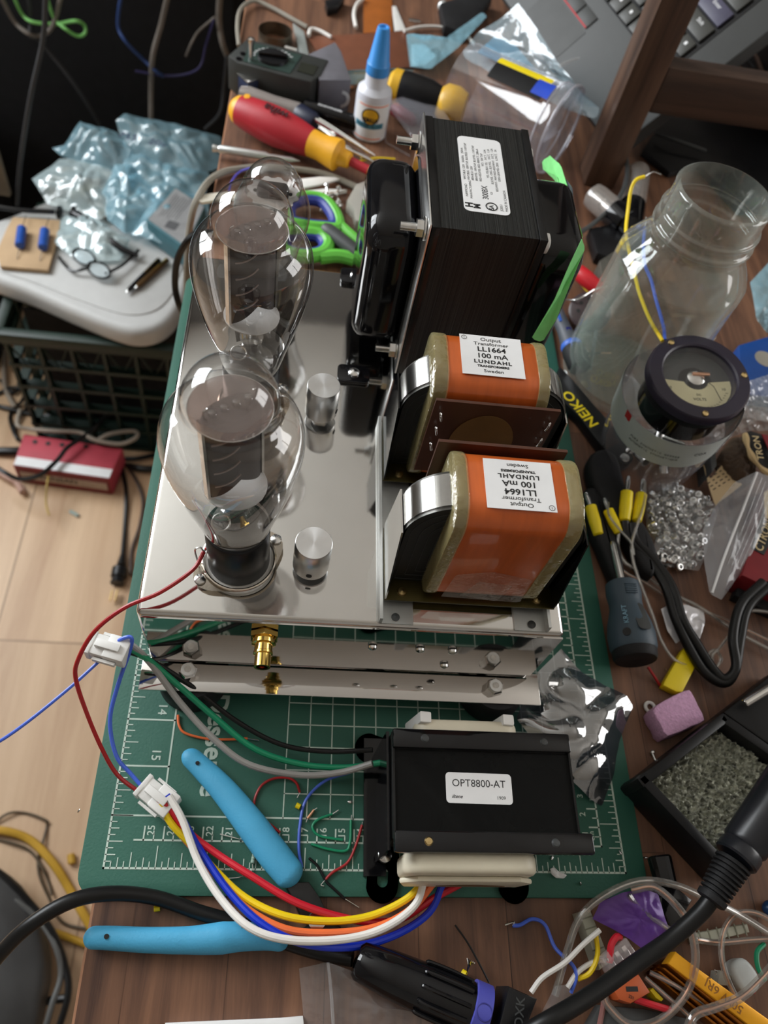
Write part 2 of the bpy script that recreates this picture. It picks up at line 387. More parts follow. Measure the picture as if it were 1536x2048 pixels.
for i in range(1, 26):
    ln(cx0-.01*i, cy0, cx0-.01*i, cy0+.0065, .0008); ln(cx0-.01*i+.005, cy0, cx0-.01*i+.005, cy0+.003, .0006)
for i in range(1, 38):
    ln(cx0-.0055, cy0+.01*i, cx0, cy0+.01*i, .0008); ln(cx0-.0028, cy0+.01*i-.005, cx0, cy0+.01*i-.005, .0006)
m_print = M('mat_print_white', rgb(196, 212, 200), .6, var=.08)
obj('printed_ruler', g, m_print, cm)
def pt_(s, sz, M4, nm='printed_number'): obj(nm, G().text(s, sz, M4, Z1, .012), m_print, cm)
for i in range(1, 26): pt_(str(i), .0052, TR(cx0-.01*i+.0035, cy0+.0048, 0, PI/2))
for i in list(range(1, 6))+list(range(14, 38)): pt_(str(i), .0048, TR(cx0-.0085, cy0+.01*i-.003, 0, PI/2))
pt_('cm', .0042, TR(cx0-.0048, cy0+.0055, 0, PI/2), 'printed_unit')
for i in range(1, 16): pt_(str(17-i), .0068, TR(I*.70, I*i+.0062, 0, -PI/2))
g = G(); g.text('Desserre', .0152, TR(at(448, 1400).x-.003, at(448, 1388).y, 0, -PI/2-.0), Z1, .022, cx='LEFT')
obj('printed_lettering', g, m_print, cm)
# ================= amplifier chassis =================
ZT = .083; ZF = .022
ch = thing('amplifier_chassis', (.119, .234, 0), 'mirror-polished stainless amplifier chassis standing on black rubber feet on the mat', 'amplifier chassis')
m_top = M('scuffed_stainless', (.66, .65, .63), .075, 1, var=.07, scale=14, bump=.05, bscale=26)
m_mirror = MT['mirror']
g = G().box((.119, .234, (ZT+ZF)/2), (.220, .260, ZT-ZF), bev=.0028, seg=3)
obj('shell', g, m_top, ch, ang=50)
g = G().box((.120, .1035, .052), (.217, .001, .056)); obj('front_panel', g, m_mirror, ch, 'mirror-bright front panel')
g = G().box((.120, .0955, ZF-.0007), (.2275, .019, .0014), bev=.0003)
obj('mounting_flange', g, m_mirror, ch); obj('mounting_flange', G().box((.120, .373, ZF-.0007), (.2275, .019, .0014), bev=.0003), m_mirror, ch)
for px, py in ((380, 1427), (980, 1448)):
    p = at(px, py, 0); q = Vector((p.x, p.y+.0197, 0))
    for yy in (q.y, .365):
        obj('rubber_foot', G().lathe([(.0185, 0), (.0197, .002), (.0192, .017), (.0175, ZF-.0014)], TR(q.x, yy, 0), 40), MT['matt'], ch)
def nut(px, py, z, r=.0052, par=None):
    p = at(px, py, z+.004); o = []
    g = G().lathe([(r, 0), (r, .0042), (r*.85, .005)], TR(p.x, p.y, z, .3), 6)
    n_ = obj('lock_nut', g, MT['steel'], par)
    obj('nylon_insert', G().lathe([(r*.72, .0048), (r*.70, .0062), (r*.35, .0062), (r*.35, .0046)], TR(p.x, p.y, z), 20), MT['white'], n_)
    obj('stud', G().cyl((p.x, p.y, z+.003), (p.x, p.y, z+.0064), r*.36), MT['tin'], n_)
nut(376, 1341, ZF, par=ch); nut(990, 1373, ZF, par=ch)
for px, py in ((745, 1294), (840, 1299), (905, 1302), (888, 1331)):
    p = onp(px, py, 1, .1025)
    obj('panel_screw', G().lathe([(.0026, 0), (.0024, .0012), (.001, .0019), (0, .002)], frame(p, p+Vector((0, -1, 0))), 14), MT['tin'], ch)
# gold phono socket through the front panel
jx = .0722; jz = .068
j = obj('phono_socket', G().lathe([(.0052, 0), (.0052, .004), (.0062, .0042), (.0062, .0062), (.0046, .0066), (.0046, .010), (.0050, .0104), (.0050, .0116), (.0041, .012), (.0041, .0185), (.0030, .0185), (.0030, .012)], frame((jx, .1030, jz), (jx, 0, jz)), 28), MT['gold'], ch, 'gold phono socket')
obj('insulator', G().lathe([(.0030, .0162), (.0012, .0162), (.0012, .006)], frame((jx, .1030, jz), (jx, 0, jz)), 20), MT['red'], j, 'red socket centre')
obj('hex_nut', G().lathe([(.0078, .0006), (.0078, .0032)], frame((jx, .1030, jz), (jx, 0, jz)), 6), MT['gold'], j)
# control knobs
m_knob = M('spun_aluminium', (.80, .80, .80), .30, 1, var=.05, scale=90, aniso=.75)
for (kx, ky, rz, lbk) in ((.0933, .134, -PI/2-.1, 'aluminium knob nearest the camera, right of the front valve'), (.0950, .2360, -.35, 'farther aluminium knob, beside the power transformer reflection')):
    k = thing('control_knob', (kx, ky, ZT), lbk, 'knob', 'spun aluminium volume knobs')
    obj('knob_cap', G().lathe([(.0088, .088), (.0094, .0886), (.0094, .1104), (.0090, .111), (0, .111)], TR(kx, ky, 0), 48), m_knob, k)
    obj('shaft', G().cyl((kx, ky, ZT), (kx, ky, .0885), .0032, n=16).lathe([(.0062, ZT), (.0062, ZT+.0022)], TR(kx, ky, 0), 6), MT['steel'], k)
    d = Vector((math.cos(rz), math.sin(rz), 0)); c = Vector((kx, ky, .093))+d*.0090
    obj('grub_screw', G().cyl(c, c+d*.0007, .0015, n=16), MT['ink'], k)
# sockets for the valves
TUBES = [((at(478, 1118, .088).x, at(478, 1118, .088).y), 1), ((at(505, 446, .213).x, at(505, 446, .213).y), 1)]
p3 = onp(546, 378, 1, .333)
for i, ((tx, ty), s) in enumerate(TUBES):
    so = obj('valve_socket', G().lathe([(.0172, ZT), (.0178, ZT+.001), (.0178, ZT+.0035), (.0160, ZT+.0045), (.013, ZT+.0045)], TR(tx, ty, 0), 40), MT['white'], ch, 'white ceramic valve socket')
    a = .62; dx = Vector((math.cos(a), math.sin(a), 0)); pl = []
    for k in range(48):
        t = 2*PI*k/48; r_ = .0182+.0068*max(0, abs(math.cos(t)))**8; pl.append((r_*math.cos(t), r_*math.sin(t)))
    ring = G(); b = bmesh.new()
    inn = [(.0176*math.cos(2*PI*k/48), .0176*math.sin(2*PI*k/48)) for k in range(48)]
    lo = [b.verts.new((x, y, 0)) for x, y in pl]; li = [b.verts.new((x, y, .0006)) for x, y in inn]
    for k in range(48): b.faces.new((lo[k], lo[(k+1) % 48], li[(k+1) % 48], li[k]))
    bmesh.ops.solidify(b, geom=list(b.faces), thickness=.001); ring.merge(b, TR(tx, ty, ZT+.0042, a))
    ring.torus(.0182, .0009, TR(tx, ty, ZT+.0062), 40, 8)
    cl = obj('clamp_ring', ring, M('nickel', (.66, .60, .52), .16, 1, var=.1), so, 'nickel clamp ring')
    for sgn in (-1, 1):
        c = Vector((tx, ty, ZT+.0048))+dx*sgn*.0222
        obj('ring_screw', G().lathe([(.003, 0), (.0028, .0010), (.0012, .0018), (0, .0019)], Matrix.Translation(c), 20), MT['tin'], cl)
# ================= valves =================
m_rib = M('pressed_rib', rgb(140, 124, 118), .3, .7)
m_plate = M('carbonised_anode', rgb(50, 42, 41), .48, .5, var=.25, scale=40)
m_mica = film('mica_disc', (.66, .57, .54), (.46, .38, .35), .24, .15, .8)
m_mica2 = film('frosted_mica', (.80, .78, .76), (.72, .70, .68), .75, .2, 1.0)
m_base = M('black_tube_base', (.008, .008, .009), .3, spec=.35, var=.2)
def dome(r, z0, h, n=9): return [(r*math.cos(PI/2*i/n), z0+h*math.sin(PI/2*i/n)) for i in range(n+1)]
def valve(x, y, label, rz=.0, lean=0, small=False):
    v = thing('vacuum_tube', (x, y, ZT+.0045), label, 'vacuum tube', 'glass output valves in front' if not small else None, rz)
    if lean: v.matrix_basis = v.matrix_basis @ Matrix.Rotation(lean, 4, 'Y')
    def O(n, g, m, p=None, lb=None, ang=35): return obj(n, g, m, p or v, lb, local=True, ang=ang)
    if not small:
        O('tube_base', G().lathe([(.0150, 0), (.0156, .001), (.0156, .0325), (.0150, .0335), (.0120, .0338)], None, 40), m_base)
        prof = [(.0132, .0325), (.0148, .0342), (.0168, .041), (.0195, .052), (.0232, .066), (.0262, .079), (.0283, .091), (.0292, .1005), (.0286, .108), (.0268, .1135), (.0236, .1178), (.0205, .1204), (.0190, .1225), (.0186, .1255)]+dome(.0186, .1262, .0178, 12)[1:]
        P = [Vector((r, 0, z)) for r, z in prof]; S = spline(P, 3)
        O('glass_bulb', G().lathe([(max(p.x, 0), p.z) for p in S], None, 72, cap=False), MT['glass'], ang=80)
        a = .62; R = Matrix.Rotation(a, 4, 'Z')
        # anode: two bowed halves with a notched lower edge
        def half(sg):
            def f(u, w_):
                X = (-.0128+.0256*u); Yb = sg*(.0052*(1-abs(2*u-1)**3)+.0006); zb = .0705+.008*(1-abs(2*abs(2*u-1)-1)) if 0 else .0700+.0105*(1-abs(2*u-1))
                return R @ Vector((X, Yb, zb+(.1215-zb)*w_))
            return f
        an = O('anode', G().sheet(half(1), 24, 12, .0004).sheet(half(-1), 24, 12, .0004), m_plate)
        rb = G()
        for sg in (-1, 1):
            for k in range(4):
                z = .082+k*.0095; rb.tube([R @ Vector((-.0115+.011*t, sg*(.0036+.0030*math.sin(PI*(.08+.5*t))), z+.004*t*t)) for t in (0, .25, .5, .75, 1)], .0005, 6)
        O('anode_rib', rb, m_rib, an)
        sd = G()
        for sx in (-1, 1): sd.box((sx*.0132, 0, .096), (.0012, .0034, .051), R)
        O('anode_support', sd, MT['tin'])
        O('upper_mica', G().lathe([(0, .1218), (.0162, .1218), (.0162, .1224), (0, .1224)], None, 40, cap=False), m_mica)
        O('mica_rim', G().torus(.0162, .0003, Matrix.Translation((0, 0, .1221)), 40, 6), MT['tin'])
        for k in range(4):
            c = R @ Vector((-.0078+k*.0052, 0, 0)); 
            O('glass_bead', G().lathe([(.0010, .1222), (.0015, .1226), (.0015, .1246), (.0008, .1248)], Matrix.Translation((c.x, c.y, 0)), 16), MT['glass'])
        for sx in (-1, 1):
            c = R @ Vector((sx*.0112, 0, 0)); O('hook_wire', G().tube([(c.x, c.y, .1222), (c.x*1.02, c.y*1.02, .1262), (c.x*.85, c.y*.85, .1272)], .00035, 6), MT['tin'])
        O('lower_mica', G().prism([(.0142*math.cos(t*PI/12)*(1+.0), .0135*math.sin(t*PI/12)) for t in range(24)], .0692, .0698), m_mica2)
        O('glass_stem', G().lathe([(.0125, .034), (.0118, .038), (.0065, .043), (.0050, .050), (.0062, .0545), (0, .056)], None, 28, cap=False), film('stem_glass', (.85, .83, .8), (.5, .48, .45), .22, .05, 1.5, edge=.3))
        fl = G()
        for k in range(6):
            q = R @ Vector((-.0050+k*.002, .0004*(-1)**k, 0)); fl.tube([(q.x, q.y, .055), (q.x*1.3, q.y*1.3, .0695)], .00025, 5, sm=False)
        O('lead_in_wire', fl, MT['gold'])
        O('getter_ring', G().torus(.0040, .0005, Matrix.Translation((-.006, -.008, .050)) @ Matrix.Rotation(.35, 4, 'X'), 28, 8), MT['tin'])
        O('getter_flash', G().lathe([(.0154, .0362), (.0164, .040), (.0176, .046)], None, 40, cap=False, arc=PI*.7), MT['mirror'])
    else:
        O('tube_base', G().lathe([(.0150, 0), (.0156, .001), (.0156, .022), (.012, .023)], None, 40), m_base)
        ht = p3.z-(ZT+.0045); prof = [(.0135, .022), (.0150, .024), (.0175, .038), (.021, .05), (.0222, .060), (.0208, .068), (.0176, .0755), (.0164, .080), (.0162, ht)]+dome(.0162, ht+.0005, .0165, 12)[1:]
        P = [Vector((r, 0, z)) for r, z in prof]; S = spline(P, 3)
        O('glass_bulb', G().lathe([(max(p.x, 0), p.z) for p in S], None, 64, cap=False), MT['glass'], ang=80)
        mg = G(); star = []
        for k in range(48):
            t = 2*PI*k/48; r_ = .0150 if (k//2) % 2 else .0134; star.append((r_*math.cos(t), r_*math.sin(t)))
        mg.prism(star, ht-.003, ht-.0024)
        mi = O('upper_mica', mg, film('clear_mica', (.72, .70, .68), (.66, .63, .61), .82, .12, 1.6))
        hg = G()
        for q in ((-.006, .004), (0, .005), (.006, .004), (-.005, -.004), (.001, -.004), (.006, -.003), (-.010, 0), (.010, 0)): hg.cyl((q[0], q[1], ht-.0024), (q[0], q[1], ht-.0018), .0011, n=10)
        O('eyelet', hg, MT['gloss'], mi)
        O('anode', G().box((0, 0, .052), (.018, .012, .050), bev=.003), m_plate)
    return v
(ax, ay), _ = TUBES[0]; (bx_, by_), _ = TUBES[1]
valve(ax, ay, 'nearest glass triode valve with a dark anode, red wire beside its base', lean=-.018)
valve(bx_, by_, 'middle glass triode valve, half hidden behind the nearest one')
v3 = valve(p3.x, .333, 'small rounded rectifier valve standing behind the two big ones', small=True)
# ================= mains transformer =================
pt = thing('power_transformer', (.172, .322, ZT), 'large black power transformer with white 300BX rating label on chassis', 'transformer')
m_lam = M('laminated_core', rgb(30, 30, 28), .5, 0, spec=.3, var=.9, scale=30, stretch=(60, .25, .25), bump=.5, bscale=30)
y0, y1, zt = .2745, .3705, .195
cy = (y0+y1)/2
obj('laminated_core', G().box((.1715, cy, (ZT+.004+zt)/2), (.053, y1-y0, zt-ZT-.004)), m_lam, pt)
for xx in (.1438, .2005):
    obj('end_frame', G().box((xx, cy, (ZT+.003+zt)/2), (.0045, y1-y0+.002, zt-ZT-.002), bev=.0006), MT['dust'], pt)
obj('flange_plate', G().box((.1405, cy, (ZT+.003+zt)/2+.001), (.0010, y1-y0+.003, zt-ZT-.001), bev=.0003), MT['alu'], pt, 'bright bell flange edge')
def bell(x0, x1, name):
    M4 = Matrix(((0, 0, 1 if x1 > x0 else -1, x0), (1, 0, 0, cy), (0, 1, 0, ZT+.053), (0, 0, 0, 1)))
    return obj(name, G().prism(rrect(.073, .089, .016, 8), 0, abs(x1-x0), M4, bev=.0095, seg=5).prism(rrect(.079, .094, .016, 8), 0, .0012, M4), MT['gloss'], pt, ang=50)
bell(.1400, .1108, 'bell_cover'); bell(.2030, .2345, 'bell_cover')
for (yy, zz) in ((y0+.008, zt-.008), (y1-.010, zt-.010), (y0+.008, ZT+.014), (y1-.01, ZT+.014)):
    bt = obj('clamp_bolt', G().cyl((.1400, yy, zz), (.1265, yy, zz), .0023, n=14), MT['tin'], pt)
    obj('bolt_nut', G().lathe([(.0048, 0), (.0048, .0036)], frame((.1385, yy, zz), (0, yy, zz)), 6).lathe([(.0062, 0), (.0062, .0009)], frame((.1396, yy, zz), (0, yy, zz)), 20), MT['tin'], bt)
    obj('bolt_head', G().lathe([(.0052, 0), (.0052, .003), (.003, .004), (0, .004)], frame((.2028, yy, zz), (1, yy, zz)), 20), MT['white'], bt, 'white nylon shoulder')
for yy in (y0-.004, y1-.012):
    ft = obj('mounting_foot', G().prism([(x+.1145, y+yy) for x, y in rrect(.020, .014, .003)], ZT, ZT+.0022, bev=.0004), MT['gloss'], pt)
    obj('foot_screw', G().lathe([(.0036, 0), (.0034, .0014), (.0018, .0026), (0, .0028)], TR(.1145, yy, ZT+.0022), 20), MT['tin'], ft)
# label on the core top: text reads away from the camera (rotated a quarter turn)
lx, ly = .1685, .3215
P = [at(*q, zt) for q in ((912, 267), (985, 278), (1023, 435), (945, 430))]
cxl = sum(p.x for p in P)/4; cyl_ = sum(p.y for p in P)/4
pl = obj('rating_label', G().prism([(x+cxl, y+cyl_) for x, y in rrect(.0250, .0660, .0035)], zt+.0001, zt+.0003), MT['paper'], pt, 'white rating label')
g = G(); zz = zt+.0003
def tx(s, u, v, size, bold=0, sxx=1): g.text(s, size, TR(cxl-.0125+u, cyl_-.033+v, zz, PI/2), .00005, bold, 'LEFT', sxx)
L1 = ['WHT-BLK: 120V   50/60Hz   250VA', 'WHT/BLK: 100VTAP, BLK/RED: 110VTAP', 'BRN-BLU: 120V', 'BRN/YEL: 100VTAP, BLU/YEL: 110VTAP', 'RED-RED/YEL-RED: 800VCT, 288mA']
for i, s in enumerate(L1): tx(s, .0020+i*.0022, .0262, .0019)
tx('VIO:  50V TAP', .0130, .040, .0019)
for i, s in enumerate(['YEL-YEL/BLK-YEL:   5VCT,  3.0A', 'BLK/YEL -ORG- BLK/YEL:   5VCT,  1.2A', 'RED/WHT- WHT/RED-RED/WHT:  5VCT,  1.2A', 'GRN-GRN/YEL-GRN:   6.3VCT,   5A']): tx(s, .0152+i*.0021, (.030, .025, .019, .028)[i], .0019)
tx('HAMMOND', .0022, .0118, .0020); tx('MANUFACTURING', .0046, .0105, .0018)
tx('300BX', .0125, .0112, .0046, .01, .9); tx('523', .0160, .0158, .0016); tx('JS3051', .0205, .0030, .0021); tx('MADE IN CANADA', .0232, .0030, .0021)
tx('H', .0030, .0030, .0055, .05); tx('M', .0072, .0026, .0050, .05); tx('SA', .0150, .0030, .0034, .03)
g.torus(.0030, .00035, TR(cxl-.0125+.0150, cyl_-.033+.0056, zz), 28, 6)
obj('label_print', g, MT['ink'], pl)
# green masking tape hanging on the right bell
XB = .2352
def edge(pp): return [onp(x, y, 0, XB) for x, y in pp]
m_gt = M('green_masking_tape', rgb(128, 214, 128), .6, var=.08, scale=120, bump=.4, bscale=150)
gt = [onp(x, y, 1, Y) for x, y, Y in ((1163, 478, .284), (1170, 497, .286), (1142, 565, .274), (1112, 640, .266), (1085, 684, .262), (1062, 678, .262), (1108, 600, .266), (1138, 530, .276))]
tp = thing('masking_tape_strip', (XB+.002, .28, ZT+.02), 'torn strip of light green masking tape hanging on power transformer', 'tape')
obj('tape_tail', G().patch(gt, 6, 40, .0010, 90, seed=3), m_gt, tp)
gt = [onp(1100, 312, 0, XB+.001), onp(1122, 330, 0, XB+.003), onp(1168, 480, 0, XB+.003), onp(1160, 482, 0, XB+.002), onp(1128, 360, 0, XB+.001), onp(1118, 385, 0, XB+.001), onp(1112, 350, 0, XB), onp(1086, 340, 0, XB+.001), onp(1084, 322, 0, XB+.001)]
obj('tape_end', G().patch(gt, 5, 40, .0006, 90, seed=5), m_gt, tp)
gt = [onp(1122, 345, 0, XB+.004), onp(1145, 375, 0, XB+.004), onp(1150, 425, 0, XB+.004), onp(1092, 400, 0, XB+.002), onp(1105, 372, 0, XB+.003)]
obj('tape_scrap', G().patch(gt, 5, 30, .0006, 60, seed=6), film('black_tape', (.2, .2, .22), (.10, .10, .12), .8, .2, 1.0), tp, 'dusty black tape scrap')
# ================= output transformers =================
m_org = M('orange_coil_wrap', rgb(206, 98, 38), .32, .25, var=.1, scale=30, stretch=(8, 1, 1), coat=.5)
m_brd = M('phenolic_board', rgb(78, 44, 30), .4, var=.2, scale=25, stretch=(3, 1, 1), coat=.3)
m_brdl = M('waxed_board_patch', rgb(120, 88, 48), .4, var=.2, scale=40)
m_core = M('dark_core_face', rgb(20, 21, 20), .55, var=.3, scale=30)
m_rim = M('core_band_steel', rgb(120, 118, 114), .35, .8, var=.12)
m_amb = film('amber_insulation', (.88, .82, .55), (.60, .54, .27), .30, .1, 2.4, bump=.7, bscale=110, edge=.2)
def tomb(w_, h, r, n=10):
    o = [(-w_/2, 0), (w_/2, 0)]
    for cx, a0 in ((w_/2-r, 0), (-w_/2+r, 90)):
        for i in range(n+1):
            a = math.radians(a0+90*i/n); o.append((cx+r*math.cos(a), h-r+r*math.sin(a)))
    return o
FX = Matrix(((1, 0, 0, 0), (0, 0, -1, 0), (0, 1, 0, 0), (0, 0, 0, 1)))  # x,y outline -> x,z ; depth along -y
FYZ = Matrix(((0, 0, 1, 0), (1, 0, 0, 0), (0, 1, 0, 0), (0, 0, 0, 1)))  # outline -> y,z ; depth along x
def outtrans(x, y, rz, label, flipboard=False):
    o = thing('output_transformer', (x, y, ZT+.0075), label, 'transformer', 'orange LL1664 output transformers', rz)
    def O(n, g, m, p=None, lb=None, ang=35): return obj(n, g, m, p or o, lb, local=True, ang=ang)
    co = O('core', G().prism(tomb(.0850, .0720, .024), -.0095, .0095, FX), m_core, ang=30)
    rg = G()
    for k in range(4):
        w_ = .080-.009*k; h = .068-.009*k
        for s in (-1, 1):
            pts = [(a_, s*.0097, b_) for a_, b_ in [(u, v+.002+.0045*k) for u, v in tomb(w_, h-.002, max(.005, .022-.004*k))]]
            rg.tube(pts+[pts[0]], .00012, 4, sm=False)
    O('lamination_line', rg, MT['grey'], co)
    out = tomb(.0870, .0732, .025); inn = tomb(.0850, .0720, .024); b = bmesh.new()
    for yy in (-.0105, .0105):
        pass
    vo = [[b.verts.new((u, yy, v)) for u, v in out[1:]+out[:1]] for yy in (-.0102, .0102)]
    for k in range(len(out)-1): b.faces.new((vo[0][k], vo[0][k+1], vo[1][k+1], vo[1][k]))
    bmesh.ops.solidify(b, geom=list(b.faces), thickness=.0009)
    O('core_band', G().merge(b), m_rim, ang=25)
    out = tomb(.0886, .0742, .026); b = bmesh.new()
    vo = [[b.verts.new((u, yy, v)) for u, v in out[1:]+out[:1]] for yy in (-.0085, .0085)]
    for k in range(len(out)-1): b.faces.new((vo[0][k], vo[0][k+1], vo[1][k+1], vo[1][k]))
    bmesh.ops.solidify(b, geom=list(b.faces), thickness=.0005)
    O('steel_strap', G().merge(b), MT['steel'], ang=25)
    pb = O('mounting_plate', G().box((0, 0, -.0006), (.0905, .0425, .0012), bev=.0002), M('bronzed_plate', rgb(70, 62, 30), .3, .8, var=.2), None)
    for sx in (-1, 1):
        O('side_bracket', G().prism([(-.021, 0), (.021, 0), (.021, .006), (.012, .052), (-.012, .052), (-.021, .006)], sx*.0447-.0004, sx*.0447+.0004, FYZ), MT['steel'] if sx < 0 else MT['gloss'], pb)
        for sy in (-1, 1): O('rivet', G().lathe([(.0026, 0), (.0022, .0012), (0, .0016)], TR(sx*.036, sy*.0165, 0), 14), MT['brass'], pb)
    C0 = .003
    O('coil', G().prism([(u, v+.041) for u, v in rrect(.0390, .0800, .012, 8)], C0-.0285, C0+.0285, FYZ), M('coil_former', rgb(112, 84, 46), .5), ang=40)
    O('coil_wrap', G().prism([(u, v+.041) for u, v in rrect(.0402, .0812, .0125, 8)], C0-.0235, C0+.0225, FYZ, bev=.0005), m_org, ang=40)
    for a_, b_ in ((-.0290, -.0228), (.0218, .0292)):
        O('insulation_margin', G().prism([(u, v+.041) for u, v in rrect(.0420, .0830, .0135, 8)], C0+a_, C0+b_, FYZ, bev=.0012), m_amb, None, ang=40)
    lb = O('maker_label', G().box((C0, -.0012, .0819), (.0315, .0262, .0003)), MT['paper'])
    g = G(); Rm = Matrix.Translation((C0, -.0012, .0821)) @ Matrix.Rotation(PI, 4, 'Z')
    for s, v, sz, bd, sp in (('Output', .0105, .0031, 0, 1), ('Transformer', .0075, .0030, 0, 1), ('LL1664', .0038, .0043, .02, 1), ('100 mA', -.0005, .0043, .015, 1), ('LUNDAHL', -.0044, .0031, .03, 1.25), ('TRANSFORMERS', -.0073, .0019, .035, 1), ('Sweden', -.0103, .0028, 0, 1)):
        g.text(s, sz, Rm @ Matrix.Translation((0, v, 0)), .00005, bd, sp=sp, sx=1.15)
    g.torus(.0013, .00012, Rm @ Matrix.Translation((-.0135, .0110, 0)), 20, 5); g.text('1', .0018, Rm @ Matrix.Translation((-.0135, .0110, 0)), .00005)
    O('label_print', g, MT['ink'], lb)
    O('tape_patch', G().patch([(C0-.020, -.0207, .006), (C0+.022, -.0207, .004), (C0+.021, -.0209, .030), (C0, -.0209, .036), (C0-.018, -.0209, .031)], 8, 40, 0, 60, th=0).patch([(C0-.012, -.0225, .012), (C0+.008, -.0228, .008), (C0+.012, -.0225, .026), (C0-.006, -.0225, .028)], 6, 30, .002, 150, th=0), MT['ctape'])
    bd = O('terminal_board', G().box((.000, .0245, .047), (.062, .0016, .058)), m_brd)
    O('wax_patch', G().lathe([(0, 0), (.0165, 0), (.0165, .0002), (0, .0002)], Matrix.Translation((.002, .0254, .046)) @ Matrix.Rotation(-PI/2, 4, 'X') @ Matrix.Diagonal((1, 1.35, 1, 1)), 36, cap=False), m_brdl, bd)
    for sx, zz in ((-1, .068), (-1, .055), (-1, .040), (1, .068), (1, .057), (1, .044)):
        O('solder_pin', G().tube([(sx*.0275, .0252, zz), (sx*.0275, .0275, zz+.001), (sx*.0265, .0285, zz-.003), (sx*.0262, .0258, zz-.005)], .0006, 8), MT['tin'], bd)
    return o
outtrans(.1765, .1365, 0, 'nearer orange-wrapped output transformer, its label upside down')
outtrans(.1765, .2100, PI, 'farther orange-wrapped output transformer, its brown terminal board facing front')
# aluminium angles under both
for i, (x, s, lb) in enumerate(((.1300, 1, 'left white aluminium angle under the output transformers'), (.2185, -1, 'right white aluminium angle under the output transformers'))):
    a = thing('aluminium_angle', (x, .17, ZT), lb, 'bracket')
    obj('upright_web', G().box((x, .170, ZT+.0035), (.0016, .130, .0062)), MT['alud'], a)
    ft = obj('foot_flange', G().box((x+s*.0085, .170, ZT+.0005), (.0175, .130, .001)), MT['alud'], a)
    obj('fixing_screw', G().lathe([(.0022, .001), (.0022, .0016), (0, .0022)], TR(x+s*.008, .1085, ZT), 16), MT['grey'], ft)
# ================= loose OPT8800 transformer =================
ot = thing('output_transformer', (.19, .033, 0), 'black boxed OPT8800-AT output transformer lying on the mat, many coloured leads', 'transformer')
zt8 = .048
obj('core', G().box((.1885, .0355, zt8/2+.004), (.094, .050, zt8-.008)), m_core, ot)
obj('shroud', G().box((.1888, .0345, zt8-.001), (.0955, .052, .002), bev=.0004).box((.1418, .0345, .026), (.001, .050, .046)).box((.2358, .0345, .026), (.001, .050, .046)), MT['dust'], ot)
for yy, w_ in ((.0565, .0955), (.0070, .1010)):
    b_ = obj('flange', G().box((.1412+w_/2, yy, zt8+.0005), (w_, .0100, .0050), bev=.0012), MT['gloss'], ot)
    for px in (.158, .222): obj('rivet', G().lathe([(.0022, 0), (.0016, .0008), (0, .001)], TR(px, yy, zt8+.003), 14), MT['brass'] if px < .2 and yy < .03 else MT['grey'], b_)
def lugfoot(px, py, dx, dy, name='mounting_lug'):
    p = at(px, py, .001); a = math.atan2(dy, dx)
    b = bmesh.new(); o_ = []; n = 28
    ou = [b.verts.new((.0085*math.cos(2*PI*k/n)+(.004 if math.cos(2*PI*k/n) > 0 else -.008), .0085*math.sin(2*PI*k/n), 0)) for k in range(n)]
    inn = [b.verts.new((.0028*math.cos(2*PI*k/n)+(.002 if math.cos(2*PI*k/n) > 0 else -.002), .0028*math.sin(2*PI*k/n), 0)) for k in range(n)]
    for k in range(n): b.faces.new((ou[k], ou[(k+1) % n], inn[(k+1) % n], inn[k]))
    bmesh.ops.solidify(b, geom=list(b.faces), thickness=.0014)
    return obj(name, G().merge(b, TR(p.x, p.y, .0016, a)), MT['gloss'], ot)
lugfoot(765, 1755, -.1, -1); lugfoot(1025, 1757, 0, -1); lugfoot(752, 1502, -1, .35)
lg = obj('frame_strap', G().box((.1385, .033, .0014), (.012, .072, .0026)).box((.1400, .033, .022), (.0016, .058, .040)), MT['gloss'], ot)
obj('frame_screw', G().lathe([(.0038, 0), (.0036, .002), (.002, .003), (0, .003)], TR(at(770, 1710, .012).x, at(770, 1710, .012).y, .010), 18), MT['tin'], lg)
# bobbin cheeks
FB = Matrix(((1, 0, 0, .181), (0, 0, 1, 0), (0, 1, 0, .027), (0, 0, 0, 1)))
bo = obj('bobbin', G().prism(rrect(.068, .031, .009, 8), -.0065, .004, FB @ Matrix.Translation((0, .003, 0)), bev=.003, seg=3), MT['cream'], ot, 'cream nylon bobbin')
obj('bobbin_flap', G().prism([(-.03, -.012), (.03, -.012), (.034, .002), (.026, .010), (-.026, .010), (-.034, .002)], -.0092, -.0065, FB, bev=.001), MT['cream'], bo)
obj('winding_slot', G().prism([(-.014+.036*i/10, -.0060+.0045*math.sin(PI*i/10)) for i in range(11)], -.0096, -.0088, FB), M('winding_paper', rgb(96, 70, 40), .6), bo, 'brown winding showing in a slot')
FB2 = Matrix(((1, 0, 0, .182), (0, 0, 1, .062), (0, 1, 0, .030), (0, 0, 0, 1)))
obj('bobbin', G().prism(rrect(.056, .038, .008, 8), -.004, .006, FB2, bev=.003, seg=3), MT['cream'], ot, 'cream nylon bobbin')
for sx in (-.024, .021): obj('bobbin_ear', G().prism([(-.006, -.01), (.006, -.01), (.004, .012), (-.002, .013)], .003, .009, FB2 @ Matrix.Translation((sx, .008, 0)), bev=.001), MT['white'], ot)
P = at(958, 1577, zt8); Q = at(1030, 1580, zt8); ang = math.atan2(Q.y-P.y, Q.x-P.x)
lb = obj('maker_label', G().prism(rrect(.0345, .0150, .002), .0001, .0003, TR(P.x, P.y, zt8, -.01)), MT['paper'], ot, 'white OPT8800-AT label')
